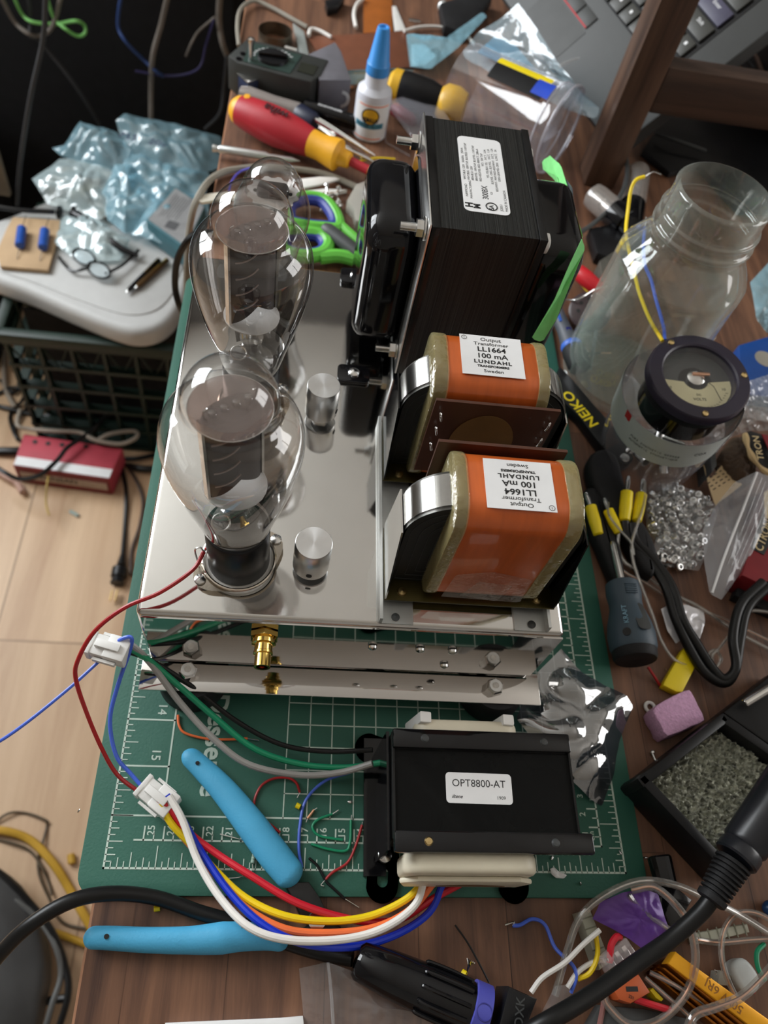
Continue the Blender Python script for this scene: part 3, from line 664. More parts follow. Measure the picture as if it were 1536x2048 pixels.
g = G(); g.text('OPT8800-AT', .0052, TR(P.x, P.y+.0022, zt8+.0003, -.01), .00005, 0, sx=.98); g.text('1909', .0024, TR(P.x+.0112, P.y-.0046, zt8+.0003, -.01), .00005); g.text('iltene', .0025, TR(P.x-.0118, P.y-.0042, zt8+.0003, -.01), .00005, .01, shear=.4)
obj('label_print', g, MT['ink'], lb)
LD = [('wred', [(920, 1768, .012), (870, 1795, .010), (800, 1838, .006), (720, 1842, .008), (600, 1808, .014), (500, 1750, .012), (430, 1705, .008), (378, 1665, .008), (340, 1618, .012), (318, 1598, .014)], .00185, 'red lead'),
 ('wyel', [(850, 1762, .014), (810, 1800, .012), (740, 1832, .010), (660, 1842, .012), (570, 1832, .014), (490, 1795, .011), (430, 1740, .008), (395, 1700, .006), (345, 1650, .010), (322, 1606, .013)], .00185, 'yellow lead'),
 ('worg', [(870, 1762, .014), (820, 1820, .012), (750, 1855, .012), (660, 1866, .014), (570, 1858, .016), (490, 1815, .014), (440, 1760, .010), (390, 1700, .005), (338, 1640, .009), (318, 1604, .012)], .00185, 'orange lead'),
 ('wblu', [(885, 1768, .012), (858, 1825, .010), (790, 1870, .010), (700, 1894, .013), (600, 1885, .018), (520, 1845, .018), (455, 1780, .013), (400, 1700, .009), (365, 1640, .011), (335, 1590, .013)], .0019, 'blue lead'),
 ('wwht', [(850, 1755, .018), (830, 1810, .016), (770, 1855, .016), (690, 1878, .018), (580, 1880, .022), (500, 1855, .022), (440, 1795, .017), (395, 1720, .013), (365, 1640, .014), (338, 1592, .015)], .0019, 'white lead'),
 ('cable', [(745, 1500, .022), (650, 1503, .014), (560, 1488, .012), (470, 1440, .014), (380, 1370, .022), (300, 1320, .034), (245, 1300, .040)], .0014, 'black lead'),
 ('wgrn', [(765, 1525, .018), (690, 1535, .012), (600, 1528, .010), (510, 1498, .012), (430, 1435, .016), (350, 1365, .026), (290, 1315, .036), (235, 1290, .041)], .0017, 'green lead'),
 ('wgry', [(745, 1527, .022), (680, 1545, .014), (600, 1550, .012), (500, 1530, .014), (430, 1480, .018), (360, 1405, .024), (300, 1325, .034), (255, 1285, .042), (232, 1284, .042)], .0018, 'grey lead')]
for m, pts, r, lbl in LD: wire('lead', pts, r, MT[m], lbl, parent=ot, n=10)
# ================= generic shapes placed at their own height =================
def slab(name, pts, z0, z1, mat, label=None, cat=None, parent=None, bev=.0006, group=None, seg=2, ang=35):
    """upright-sided plate whose top outline (at height z1) follows the thing's outline"""
    o2 = [at(x, y, z1) for x, y in pts]; o2 = [(p.x, p.y) for p in o2]
    a = sum(o2[i][0]*o2[(i+1) % len(o2)][1]-o2[(i+1) % len(o2)][0]*o2[i][1] for i in range(len(o2)))
    if a < 0: o2 = o2[::-1]
    return obj(name, G().prism(o2, z0, z1, bev=bev, seg=seg), mat, parent, label, cat, group, ang=ang)
def curvy(pts, k=4):
    P = [Vector((x, y, 0)) for x, y in pts]; n = len(P); out = []
    for i in range(n):
        a, b, c, d = P[i-1], P[i], P[(i+1) % n], P[(i+2) % n]
        for j in range(k):
            s = j/k; v = .5*((2*b)+(c-a)*s+(2*a-5*b+4*c-d)*s*s+(3*b-a-3*c+d)*s**3); out.append((v.x, v.y))
    return out
def rod(name, a, b, prof, mat, label=None, cat=None, parent=None, n=28, ang=40, group=None, sc=1, cap=True):
    """turned shape along the axis a->b (px, py, z each); prof is (radius, metres along)"""
    A, B = at(*a), at(*b); return obj(name, G().lathe([(r, t*sc) for r, t in prof], frame(A, B), n, cap=cap), mat, parent, label, cat, group, ang=ang)
def length(a, b): return (at(*b)-at(*a)).length
def bag(name, pts, mat, label, cat, amp=.003, fr=60, dome=.004, seed=1, parent=None, rings=12, spokes=72, group=None, c=None):
    return obj(name, G().patch([at(*p) for p in pts], rings, spokes, amp, fr, dome, seed, 0, at(*c) if c else None), mat, parent, label, cat, group, ang=60)
def th(name, p, label, cat, group=None):
    q = at(*p); return thing(name, (q.x, q.y, q.z), label, cat, group)
# ================= connectors and loose hook-up wires =================
def connector(px, py, z, rz, label):
    p = at(px, py, z); t = thing('wire_connector', (p.x, p.y, z), label, 'connector', None, rz)
    def O(n, g, m, q=None): return obj(n, g, m, q or t, None, local=True)
    O('plug_housing', G().box((-.0035, 0, .0045), (.0115, .0115, .0085), bev=.0008).box((-.0085, 0, .0045), (.0025, .0128, .0095), bev=.0004), MT['white'])
    O('socket_housing', G().box((.0055, .0005, .0052), (.0115, .0132, .0100), bev=.0008), MT['white'])
    O('latch', G().box((.001, 0, .0112), (.0130, .0042, .0015), bev=.0004).box((-.0045, 0, .0098), (.002, .0042, .003)), MT['white'])
    O('side_rib', G().box((.001, .0072, .005), (.012, .0015, .003)).box((.001, -.0072, .005), (.012, .0015, .003)), MT['white'])
    return t
connector(314, 1597, .004, -.62, 'white nylon connector on the mat joining the coloured leads')
connector(218, 1305, .038, -.25, 'small white connector hanging off the left edge of the mat')
wire('hookup_wire', [(408, 1103, .098), (385, 1140, .094), (320, 1185, .092), (250, 1215, .088), (190, 1262, .078), (156, 1320, .066), (152, 1360, .056), (175, 1430, .040), (205, 1500, .026), (235, 1550, .016), (276, 1582, .0095), (296, 1592, .008)], .0011, MT['wdred'],
     'long dark red wire from the nearest valve to the white connector', tips=[[(408, 1103, .098), (400, 1095, .101), (390, 1101, .099), (396, 1125, .090)]])
wire('hookup_wire', [(425, 1040, .112), (422, 1065, .108), (418, 1092, .103), (412, 1098, .101)], .0009, MT['wdred'], 'short dark red wire standing at the nearest valve base')
wire('hookup_wire', [(222, 1300, .042), (240, 1280, .048), (262, 1275, .050), (260, 1300, .044), (236, 1370, .030), (220, 1440, .020), (232, 1510, .012), (262, 1548, .008), (292, 1582, .008)], .0011, MT['wlbl'], 'light blue wire between the two white connectors')
wire('hookup_wire', [(-40, 1500, .02), (0, 1482, .024), (60, 1440, .030), (140, 1375, .036), (190, 1330, .040), (222, 1300, .042)], .0009, MT['wlbl'], 'thin blue wire leaving the left connector over the floor')
# clippings on the mat
def clip(pts, m, label, tips=None, r=.0007): wire('wire_clipping', pts, r, MT[m], label, 'wire clipping', tips=tips)
clip([(356, 1430, .001), (358, 1450, .001), (370, 1466, .001), (410, 1477, .001), (450, 1479, .001), (495, 1477, .001)], 'worg', 'orange wire clipping near the left rubber foot', [[(495, 1477, .001), (518, 1481, .001)]])
clip([(560, 1665, .001), (525, 1635, .001), (508, 1610, .001), (520, 1575, .001), (545, 1558, .001), (575, 1556, .002), (592, 1565, .002), (600, 1585, .001)], 'wdred', 'curled red wire clipping beside the upper blue handle', [[(600, 1585, .001), (594, 1596, .001)]])
clip([(700, 1545, .004), (650, 1562, .002), (612, 1600, .001), (600, 1650, .001), (598, 1700, .001), (604, 1735, .001)], 'wlbl', 'blue wire on the mat left of the boxed transformer', r=.0008)
clip([(665, 1628, .001), (635, 1640, .001), (625, 1655, .001), (640, 1672, .001), (685, 1680, .001)], 'wgrn', 'upper bent green wire clipping', [[(665, 1628, .001), (677, 1620, .001)]])
clip([(622, 1688, .001), (655, 1698, .001), (690, 1702, .001), (700, 1685, .001), (702, 1640, .001)], 'wgrn', 'lower hooked green wire clipping', [[(702, 1640, .001), (703, 1630, .001)]])
clip([(724, 1650, .001), (712, 1690, .001), (695, 1725, .001), (665, 1745, .001), (650, 1760, .001)], 'wdred', 'red wire clipping bent next to the black lug', [[(724, 1650, .001), (725, 1644, .001)], [(650, 1760, .001), (642, 1770, .001), (648, 1772, .001)]])
clip([(742, 1645, .001), (752, 1668, .001)], 'wdred', 'tiny red wire end against the black strap')
clip([(618, 1716, .001), (635, 1732, .001), (652, 1762, .001), (665, 1775, .001), (690, 1798, .0)], 'cable', 'short black wire clipping by the pliers joint', [[(690, 1798, .0), (718, 1815, T+.001)]])
t = th('resistor', (507, 1720, 0), 'pale green banded resistor beside the upper blue handle', 'resistor')
obj('resistor_body', G().cyl(at(510, 1703, .0012), at(505, 1727, .0012), .0012, n=14, bev=.0003), M('resistor_green', rgb(150, 176, 160), .4), t)
obj('lead_wire', G().tube([at(512, 1700, .001), at(511, 1690, .001), at(500, 1684, .001), at(440, 1668, .001)], .0003, 6), MT['tin'], t); obj('lead_wire', G().tube([at(505, 1728, .001), at(503, 1742, .001), at(480, 1754, .001), at(450, 1757, .001)], .0003, 6), MT['tin'], t)
for k, yy in enumerate((1707, 1713, 1719)): obj('colour_band', G().torus(.0012, .00012, frame(at(509-k, yy, .0012), at(508-k, yy+4, .0012)), 16, 4), MT['ink'], t)
t = th('resistor', (622, 1630, 0), 'tiny copper-coloured resistor among green clippings', 'resistor')
obj('resistor_body', G().cyl(at(615, 1637, .001), at(628, 1620, .001), .0008, n=12), MT['copper'], t); obj('lead_wire', G().tube([at(612, 1645, .001), at(615, 1637, .001)], .0003, 6).tube([at(628, 1620, .001), at(634, 1616, .001)], .0003, 6), MT['tin'], t)
obj('insulation_stub', G().cyl(at(592, 1610, .0015), at(600, 1614, .0015), .0015, n=12), MT['yellow'], None, 'tiny yellow insulation stub on the mat', 'wire stub')
obj('insulation_stub', G().cyl(at(308, 1818, T+.0015), at(320, 1816, T+.0015), .0014, n=12), MT['yellow'], None, 'tiny yellow insulation stub under the black cable', 'wire stub')
obj('foil_scrap', G().patch([at(*q, .001) for q in ((1100, 1738), (1108, 1734), (1116, 1742), (1134, 1750), (1128, 1757), (1112, 1756), (1102, 1748))], 4, 24, .0012, 300, .001, 4), MT['paper'], None, 'crumpled white scrap at the mat bottom ruler', 'scrap')
# ================= blue-handled pliers =================
m_blue = M('blue_soft_grip', rgb(74, 166, 208), .55, var=.05, bump=.15, bscale=900)
pl = th('pliers', (600, 1830, T), 'open pliers with two light blue handles in the foreground', 'pliers')
def grip(name, pts, hh, fk, par, lb, mat, prof):
    P = spline([at(*p) for p in pts], 12); L = [0]
    for i in range(1, len(P)): L.append(L[-1]+(P[i]-P[i-1]).length)
    D = L[-1]; hw = hh*fk*.8; N_ = 64; ds = [D*(.5-.5*math.cos(PI*k/N_)) for k in range(N_+1)]; Q = []; R_ = []
    for d in ds:
        i = min(max(j for j in range(len(L)) if L[j] <= d+1e-9), len(L)-2); Q.append(P[i].lerp(P[i+1], (d-L[i])/(L[i+1]-L[i])))
        e = 1.0
        for q in (d/hw, (D-d)/hw):
            if q < 1: e = min(e, max(.02, 1-(1-q)**2)**.5)
        k = d/D*(len(prof)-1); i = min(int(k), len(prof)-2); R_.append(hh*e*(prof[i]*(1-k+i)+prof[i+1]*(k-i)))
    return obj(name, G().tube(Q, lambda t: R_[int(round(t*N_))], 24, sm=False, flatk=fk), mat, par, lb, ang=60)
h = grip('handle', [(368, 1503, .0056), (400, 1532, .0056), (445, 1578, .006), (495, 1640, .0062), (545, 1706, .0062), (594, 1766, .006)], .0053, 1.42, pl, 'upper blue handle', m_blue, [.68, .82, .95, 1.05, 1.08, 1.0])
obj('hang_hole', G().cyl(at(395, 1526, .0098), at(395, 1526, .0104), .0011, n=14), MT['ink'], h)
h = grip('handle', [(167, 1875, .0024), (220, 1876, .0024), (300, 1880, .0026), (390, 1880, .0026), (480, 1873, .003), (540, 1876, .003), (578, 1886, .003)], .0054, 1.08, pl, 'lower blue handle', m_blue, [.85, .92, .98, 1.05, 1.25, 1.05, .8])
obj('hang_hole', G().cyl(at(213, 1873, .0072), at(213, 1873, .0079), .0012, n=14), MT['ink'], h)
obj('moulded_panel', G().tube([at(426, 1890, .0078), at(426, 1866, .0080), at(490, 1855, .0082)], .0002, 4, sm=False), MT['ink'], h)
m_ps = M('oiled_tool_steel', rgb(52, 52, 52), .38, .8, var=.2)
slab('jaw', [(566, 1764), (618, 1764), (640, 1795), (656, 1830), (690, 1862), (702, 1886), (668, 1878), (636, 1862), (604, 1840), (590, 1805)], T+.001, .0062, m_ps, parent=pl)
slab('jaw', [(572, 1876), (600, 1858), (640, 1838), (662, 1842), (700, 1880), (690, 1890), (650, 1880), (618, 1892), (577, 1896)], T, .0030, m_ps, parent=pl)
p = at(634, 1842, .0062); obj('pivot', G().lathe([(.0048, 0), (.0044, .001), (.002, .0015), (0, .0015)], TR(p.x, p.y, .0062), 24), MT['steel'], pl)
# thick black cable to the power connector
wire('power_cable', [(-60, 1985, -.02), (0, 1908, .001), (60, 1850, .012), (140, 1803, .014), (220, 1787, .010), (310, 1795, .003), (400, 1825, T+.0042), (480, 1848, T+.0042), (560, 1880, T+.0042), (640, 1905, T+.0042), (705, 1918, .006)], .0036, MT['cable'], 'thick black cable crossing the desk corner to the blue-ringed connector', 'cable', n=14)
pc = th('power_connector', (850, 1980, T), 'black barrel power connector with a violet-blue collar', 'connector')
a, b = (712, 1918, .0105), (975, 2032, .0105); L = length(a, b)
rod('barrel', a, b, [(.0070, 0), (.0088, .002), (.0105, .018), (.0112, .034), (.0116, .036), (.0116, L*.86)], MT['gloss'], parent=pc)
A, B = at(*a), at(*b); ax_ = (B-A).normalized(); sd_ = ax_.cross(Vector((0, 0, 1))).normalized()
g = G()
for k in range(-2, 3):
    q = k*.55; o_ = sd_*math.sin(q)*.0116+Vector((0, 0, 1))*math.cos(q)*.0116
    obj('grip_rib', G().tube([A+ax_*(L*.48)+o_, A+ax_*(L*.5)+o_*1.06, A+ax_*(L*.66)+o_*1.08, A+ax_*(L*.83)+o_*1.04], .0011, 8, sm=True), MT['gloss'], pc)
m_vio = M('violet_collar', rgb(72, 74, 164), .5, var=.05)
cl = obj('collar', G().lathe([(.0124, L*.86), (.0130, L*.865), (.0130, L*.98), (.0110, L*.99)], frame(A, B), 32), m_vio, pc, 'violet-blue collar')
c = A+ax_*(L*.925)+Vector((0, 0, .0128)); obj('collar_ring', G().torus(.0036, .0003, Matrix.Translation(c) @ frame((0, 0, 0), (.0, .05, 1)).to_3x3().to_4x4(), 28, 6), M('violet_ring', rgb(52, 52, 130), .5), cl)
bx = slab('adaptor_block', [(1018, 1972), (1076, 1998), (1052, 2060), (996, 2058)], T, .021, MT['black'], 'small black box with embossed lettering beside the blue collar', 'connector block', bev=.0015)
g = G(); P = at(1040, 2026, .0211); g.text('OXK', .0060, TR(P.x, P.y, .0210, PI/2-.2), .0002, .01); obj('embossed_lettering', g, MT['grey'], bx)
wire('power_cable', [(1040, 2075, .03), (1100, 2040, .036), (1180, 1992, .034), (1270, 1928, .032), (1340, 1880, .034), (1398, 1828, .040), (1424, 1796, .044)], .0042, MT['cable'], 'thick black soldering iron cord arching over the tangle', 'cable', n=16)
# soldering iron handle and strain relief
si = th('soldering_iron', (1470, 1720, .03), 'black soldering iron handle with ribbed strain relief, entering from the right', 'soldering iron')
a, b = (1420, 1803, .045), (1472, 1715, .052); L = length(a, b); pr = [(.0062, 0), (.0072, .0006)]
for k in range(9): t0 = .002+(L-.004)*k/9; dt = (L-.004)/9; pr += [(.0074+.0002*k, t0+dt*.15), (.0074+.0002*k, t0+dt*.6), (.0060+.0002*k, t0+dt*.7), (.0060+.0002*k, t0+dt)]
rod('strain_relief', a, b, pr, MT['matt'], parent=si)
a, b = (1470, 1718, .052), (1590, 1545, .062); rod('handle', a, b, [(.0098, 0), (.0108, .001), (.0108, .006), (.0100, .0075), (.0112, .0095), (.0125, .06)], M('iron_handle', rgb(28, 30, 36), .3, var=.1), parent=si)
# soldering stand
m_st = M('stand_black', (.010, .010, .011), .4, var=.3, spec=.25)
ss = th('soldering_stand', (1430, 1580, T), 'black soldering iron stand with a dirty tip-cleaning tray on the right', 'soldering stand')
C4 = [at(*q, .024) for q in ((1274, 1557), (1446, 1424), (1640, 1560), (1458, 1752))]
cx_ = sum((p for p in C4), Vector())/4
slab('base', [(1274, 1557), (1446, 1424), (1640, 1560), (1458, 1752)], T, .004, m_st, parent=ss)
for k in range(4):
    p, q = C4[k], C4[(k+1) % 4]; M4 = flat((p.x, p.y, 0), (q.x, q.y, 0)); L = (q-p).length; inn = M4.inverted() @ Vector((cx_.x, cx_.y, 0)); s_ = 1 if inn.y > 0 else -1
    obj('tray_wall', G().box((L/2, s_*.003, (T+.024)/2), (L, .006, .024-T), M4, bev=.0012), m_st, ss)
obj('cleaning_mat', G().sheet(lambda u, v: (lambda P: P+Vector((0, 0, .0045*noise.noise(P*700)*.7+.003*noise.noise(P*230)+.0015)))((C4[0].lerp(C4[1], u)).lerp(C4[3].lerp(C4[2], u), v).lerp(cx_, .13)+Vector((0, 0, -.012))), 130, 130),
    M('ash_grey_sponge', rgb(158, 160, 146), .45, .35, var=.75, scale=330, bump=.9, bscale=500), ss, 'ash-grey crusted cleaning wool')
c2 = [(1446, 1424), (1560, 1335), (1700, 1440), (1640, 1560)]
slab('rear_section', c2, T, .018, m_st, parent=ss, bev=.002)
rod('chrome_rod', (1488, 1408, .024), (1580, 1352, .028), [(.0022, 0), (.0026, .0004), (.0026, .04)], MT['steel'], parent=ss)
# zip bag, white box corner
zb = bag('zip_bag', [(598, 1937, .006), (655, 1924, .012), (700, 1940, .010), (760, 1988, .004), (830, 2018, .002), (930, 2035, .003), (1000, 2085, T), (700, 2110, T), (612, 2090, T)], MT['poly'], 'clear zip bag at the bottom edge below the black barrel connector', 'plastic bag', .002, 50, .003, 3)
obj('zip_strip', G().tube([at(656, 1925, .014), at(662, 1980, .011), at(668, 2075, .006)], .0008, 6), MT['poly'], zb)
slab('paper_sheet', [(330, 2046), (560, 2036), (606, 2032), (612, 2085), (330, 2085)], T, .002, MT['paper'], 'white card corner at the bottom edge of the picture', 'card', bev=.0002)
# ================= bottom right tangle =================
def clearcable(pts, label, r=.0015, core='copper'):
    r *= .88
    o = wire('speaker_cable', pts, r, MT['spk'], label, 'cable', n=10)
    W3 = [at(*p) for p in pts]; obj('copper_core', G().tube(W3, r*.32, 6), MT[core], o); return o
clearcable([(1110, 1990, .004), (1135, 1900, .012), (1160, 1835, .018), (1210, 1790, .022), (1280, 1762, .024), (1350, 1770, .022), (1420, 1800, .018), (1480, 1830, .014), (1560, 1880, .010)], 'clear twin cable arching highest over the purple foil', .0022, 'tin')
clearcable([(1262, 1780, .020), (1310, 1775, .024), (1360, 1820, .026), (1385, 1870, .022), (1390, 1930, .018), (1370, 1990, .012), (1320, 2040, .008), (1260, 2050, .006), (1215, 2010, .006), (1208, 1985, .006)], 'clear cable loop hanging round the gold resistor', .0024)
clearcable([(1258, 1790, .020), (1275, 1812, .018), (1310, 1840, .016), (1350, 1866, .014)], 'short grey clear cable lying on the purple foil', .0018, 'tin')
clearcable([(1560, 1850, .012), (1510, 1826, .010), (1470, 1830, .010), (1445, 1870, .012), (1446, 1930, .012), (1470, 1990, .010), (1500, 2030, .008), (1530, 2070, .006)], 'coppery clear cable loop at the right edge by the white disc', .0018)
clearcable([(1560, 1915, .02), (1520, 1960, .022), (1480, 1995, .022), (1430, 2015, .020), (1390, 2030, .016), (1370, 2070, .012)], 'thick clear cable over the gold resistor lettering', .0026)
clearcable([(1300, 1945, .010), (1340, 1965, .012), (1390, 1995, .010), (1430, 2022, .008)], 'thin clear cable from the orange connector', .0014)
clearcable([(1290, 1955, .008), (1330, 1990, .009), (1380, 2035, .008), (1400, 2070, .008)], 'second thin clear cable from the orange connector', .0014)
clearcable([(1395, 1880, .010), (1440, 1885, .008), (1500, 1880, .008), (1560, 1876, .008)], 'straight clear cable right of the soldering cord', .0018)
wire('hookup_wire', [(1025, 1851, .001), (1040, 1850, .001), (1065, 1838, .001), (1090, 1850, .002), (1110, 1895, .004), (1145, 1930, .008), (1152, 1955, .008), (1142, 1985, .004)], .0010, MT['wlbl'], 'blue wire with a tinned end reaching out of the tangle', tips=[[(1025, 1851, .001), (1028, 1844, .002), (1010, 1850, .001)]])
wire('hookup_wire', [(1062, 1985, .006), (1085, 1955, .008), (1130, 1925, .012), (1165, 1890, .014), (1200, 1860, .016)], .0013, MT['wwht'], 'upper white wire from the small black box')
wire('hookup_wire', [(1135, 1975, .006), (1155, 1945, .008), (1185, 1925, .008), (1215, 1920, .008)], .0013, MT['wwht'], 'lower white wire beside the clear connector')
wire('hookup_wire', [(1155, 1958, .006), (1180, 1945, .008), (1195, 1910, .010), (1192, 1870, .012)], .0013, MT['wyel'], 'yellow wire leaning on the terminal strip')
wire('hookup_wire', [(1220, 1925, .012), (1222, 1892, .014), (1232, 1875, .014), (1240, 1874, .012)], .0018, MT['wred'], 'thick red wire entering the clear lever connector')
wire('hookup_wire', [(1268, 1998, .010), (1300, 2008, .010), (1340, 2020, .008)], .0017, MT['wred'], 'thick red wire below the orange connector')
wire('hookup_wire', [(1208, 1998, .004), (1205, 2020, .004), (1195, 2070, .004)], .0014, M('dusky_pink_wire', rgb(130, 84, 78), .5), 'dusky pink wire at the bottom edge')
wire('hookup_wire', [(1528, 1888, .006), (1514, 1905, .008), (1516, 1935, .008), (1530, 1960, .006)], .0013, MT['wgrn'], 'green wire at the right edge above the white disc')
wire('hookup_wire', [(1480, 1962, .006), (1500, 1972, .008), (1508, 1985, .006)], .0009, MT['wdred'], 'thin red wire beside the white disc')
wire('hookup_wire', [(910, 1850, .0), (935, 1885, .001), (960, 1930, .002), (978, 1965, .002)], .0005, MT['cable'], 'thin black stiff wire standing above the barrel connector')
m_pur = M('purple_foil', rgb(96, 56, 140), .35, .1, var=.15, scale=60, bump=.4, bscale=60)
bag('purple_foil', [(1185, 1838, .012), (1200, 1805, .014), (1245, 1785, .018), (1290, 1778, .018), (1316, 1788, .016), (1328, 1830, .016), (1340, 1868, .012), (1322, 1885, .012), (1296, 1908, .010), (1262, 1880, .014), (1225, 1858, .014)], m_pur, 'creased purple foil sheet under the clear cables', 'foil', .0022, 90, .003, 7)
def strip(pts, z0, z1, label, nn, along):
    t = slab('terminal_strip', pts, z0, z1, M('terminal_cream', rgb(178, 178, 160), .5), label, 'terminal strip', bev=.0006)
    a_, b_ = at(*along[0], z1), at(*along[1], z1)
    for k in range(nn): c = a_.lerp(b_, (k+.5)/nn); obj('rib', G().box((0, 0, 0), (.0007, .0065, .0006), flat(c, b_)), M('terminal_rib', rgb(130, 130, 112), .5), t)
strip([(1158, 1825), (1180, 1818), (1222, 1925), (1200, 1940)], T, .008, 'cream terminal strip sticking out left of the purple foil', 5, ((1170, 1825), (1208, 1930)))
strip([(1390, 1866), (1495, 1847), (1500, 1865), (1396, 1888)], T, .007, 'cream terminal strip right of the soldering cord', 6, ((1392, 1876), (1498, 1856)))
t = th('lever_connector', (1240, 1925, .004), 'clear lever wire connector beside the purple foil', 'connector')
obj('housing', G().box((0, 0, .006), (.018, .014, .009), flat(at(1205, 1940, .004), at(1262, 1895, .004)) @ Matrix.Translation((.008, 0, 0)), bev=.0012), film('clear_pc', (.92, .88, .88), (.8, .7, .7), .25, .05, 1.6, edge=.3), t)
for k in range(3): obj('contact_spring', G().box((.003+k*.005, 0, .0065), (.0028, .009, .006), flat(at(1205, 1940, .004), at(1262, 1895, .004)), bev=.0005), MT['tin'], t)
m_wo = M('orange_lever', rgb(184, 84, 38), .4, var=.1)
t = slab('lever_connector', [(1222, 1972), (1278, 1948), (1302, 1985), (1262, 2008), (1238, 2000)], .002, .014, m_wo, 'orange lever wire connector under the soldering cord', 'connector', bev=.0012)
g = G(); P = at(1264, 1978, .0141); g.box((P.x, P.y, .0141), (.0062, .0022, .0002), bev=0).text('221', .002, TR(P.x-.001, P.y-.0035, .0142, -.4), .00005); obj('printed_mark', g, MT['ink'], t)
m_gr = M('gold_anodised', rgb(240, 170, 34), .30, .35, var=.05); m_gr2 = M('gold_anodised_fins', rgb(150, 88, 20), .25, .7, var=.1)
t = th('power_resistor', (1440, 1980, T), 'gold finned aluminium power resistor marked 6RJ under clear cables', 'resistor')
slab('top_face', [(1352, 1903), (1380, 1925), (1570, 2062), (1530, 2075), (1336, 1927)], .008, .016, m_gr, parent=t, bev=.0006)
for k in range(4):
    dx_, dy_ = -9*k-8, 7*k+6; slab('cooling_fin', [(1340+dx_, 1922+dy_), (1344+dx_+3, 1919+dy_+3), (1534+dx_, 2072+dy_), (1530+dx_-3, 2075+dy_)], T+.001, .0145-.002*k, m_gr2, parent=t, bev=.0003)
slab('base_flange', [(1300, 1945), (1340, 1915), (1545, 2080), (1500, 2110)], T, .003, m_gr2, parent=t)
g = G(); a_, b_ = at(1392, 1943, .0161), at(1500, 2030, .0161); d_ = math.atan2(a_.y-b_.y, a_.x-b_.x)
c_ = at(1448, 1992, .0161); g.text('50W 6RJ', .0058, TR(c_.x, c_.y, .0161, d_), .0001, 0); obj('engraving', g, M('engraved_amber', rgb(150, 96, 20), .5), t)
slab('yellow_offcut', [(1300, 1980), (1306, 1976), (1327, 1998), (1323, 2003), (1312, 1996)], T, .007, MT['yellow'], 'thin yellow plastic offcut by the gold resistor', 'offcut', bev=.0002)
wd = slab('ceramic_disc', curvy([(1464, 1940), (1470, 1922), (1490, 1916), (1510, 1935), (1522, 1960), (1518, 1982), (1500, 1990), (1482, 1975)]), T+.002, .010, M('ceramic_white', rgb(186, 190, 188), .5, var=.15), 'white oval ceramic piece beside the gold resistor', 'ceramic piece', bev=.0025, seg=3, ang=50)
t = slab('pin_header', [(1440, 1940), (1466, 1952), (1455, 1972), (1436, 1970)], T, .007, M('header_grey', rgb(150, 146, 134), .5), 'little grey pin header left of the white ceramic piece', 'connector')
for k in range(3): obj('pin', G().cyl(at(1442+k*3, 1946+k*8, .005), at(1428+k*3, 1940+k*8, .005), .0004, n=8), MT['tin'], t)
bp = th('binding_post', (1320, 1750, T), 'black fluted binding post knob between mat and soldering stand', 'binding post')
a, b = (1318, 1712, .008), (1332, 1768, .008); L = length(a, b); rod('knob', a, b, [(.0058, 0), (.0066, .001), (.0060, L)], MT['gloss'], parent=bp, n=16, ang=15)
rod('terminal_pin', (1332, 1766, .008), (1338, 1772, .008), [(.0016, 0), (.0016, .002)], MT['tin'], parent=bp); slab('post_body', [(1316, 1772), (1345, 1768), (1385, 1800), (1350, 1860), (1325, 1850)], T, .009, MT['gloss'], parent=bp)
slab('plastic_case', [(1165, 2070), (1200, 2010), (1290, 2018), (1390, 2040), (1400, 2090), (1160, 2100)], T, .004, MT['grey'], 'dark grey plastic case at the bottom edge under the cables', 'case')
bag('plastic_sleeve', [(1110, 1972, .008), (1140, 1968, .009), (1142, 1990, .006), (1130, 2060, T), (1080, 2070, T), (1075, 2040, T)], MT['poly'], 'clear frosted sleeve beside the small black box', 'sleeve', .001, 60, .002, 4)
t = th('frayed_wire_end', (940, 1940, T), 'frayed bare wire end with yellow jacket above the barrel connector', 'wire end')
obj('jacket', G().cyl(at(924, 1945, 0), at(932, 1950, .001), .0018, n=12), MT['yellow'], t)
for k in range(6): obj('strand', G().tube([at(932, 1948, .001), at(936+k, 1930, .003), at(934+3*k, 1916+2*k, .003+.001*k)], .0003, 5), MT['tin'], t)
# ================= right middle =================
m_foil = film('silver_shielding_bag', (.30, .32, .37), (.10, .11, .13), .35, .05, 9, bump=.5, bscale=22, edge=.2)
bag('static_shielding_bag', [(1122, 1298, .012), (1165, 1345, .012), (1205, 1368, .010), (1252, 1392, .010), (1266, 1412, .008), (1238, 1480, .004), (1226, 1550, .003), (1205, 1612, .001), (1180, 1598, .003), (1140, 1562, .006), (1080, 1500, .008), (1030, 1440, .006), (1050, 1390, .006), (1075, 1345, .010)], m_foil,
    'crumpled silver anti-static bag at the right edge of the mat', 'bag', .0085, 19, .006, 11, rings=20, spokes=120)
# stubby screwdriver
m_sd = M('slate_grip', rgb(56, 72, 84), .5, var=.08, bump=.1, bscale=500)
sd = th('screwdriver', (1262, 1250, T), 'stubby slate-blue screwdriver standing out beside the mat right edge', 'screwdriver')
a, b = (1243, 1166, .014), (1272, 1322, .014); L = length(a, b); k_ = L/.050
rod('handle', a, b, [(q, t*k_) for q, t in ((.0088, 0), (.0108, .0012), (.0114, .008), (.0106, .0135), (.0108, .018), (.0138, .027), (.0150, .034), (.0148, .042), (.0140, .044))], m_sd, parent=sd, n=40)
rod('end_cap', a, b, [(q, t*k_) for q, t in ((.0140, .0441), (.0138, .048), (.0128, .0496), (.010, .0498), (0, .0492))], MT['matt'], 'black rubber end cap', parent=sd, n=40)
A, B = at(*a), at(*b); ax_ = (B-A).normalized(); u_ = ax_.cross(Vector((0, 0, 1))).normalized(); nz = u_.cross(ax_)
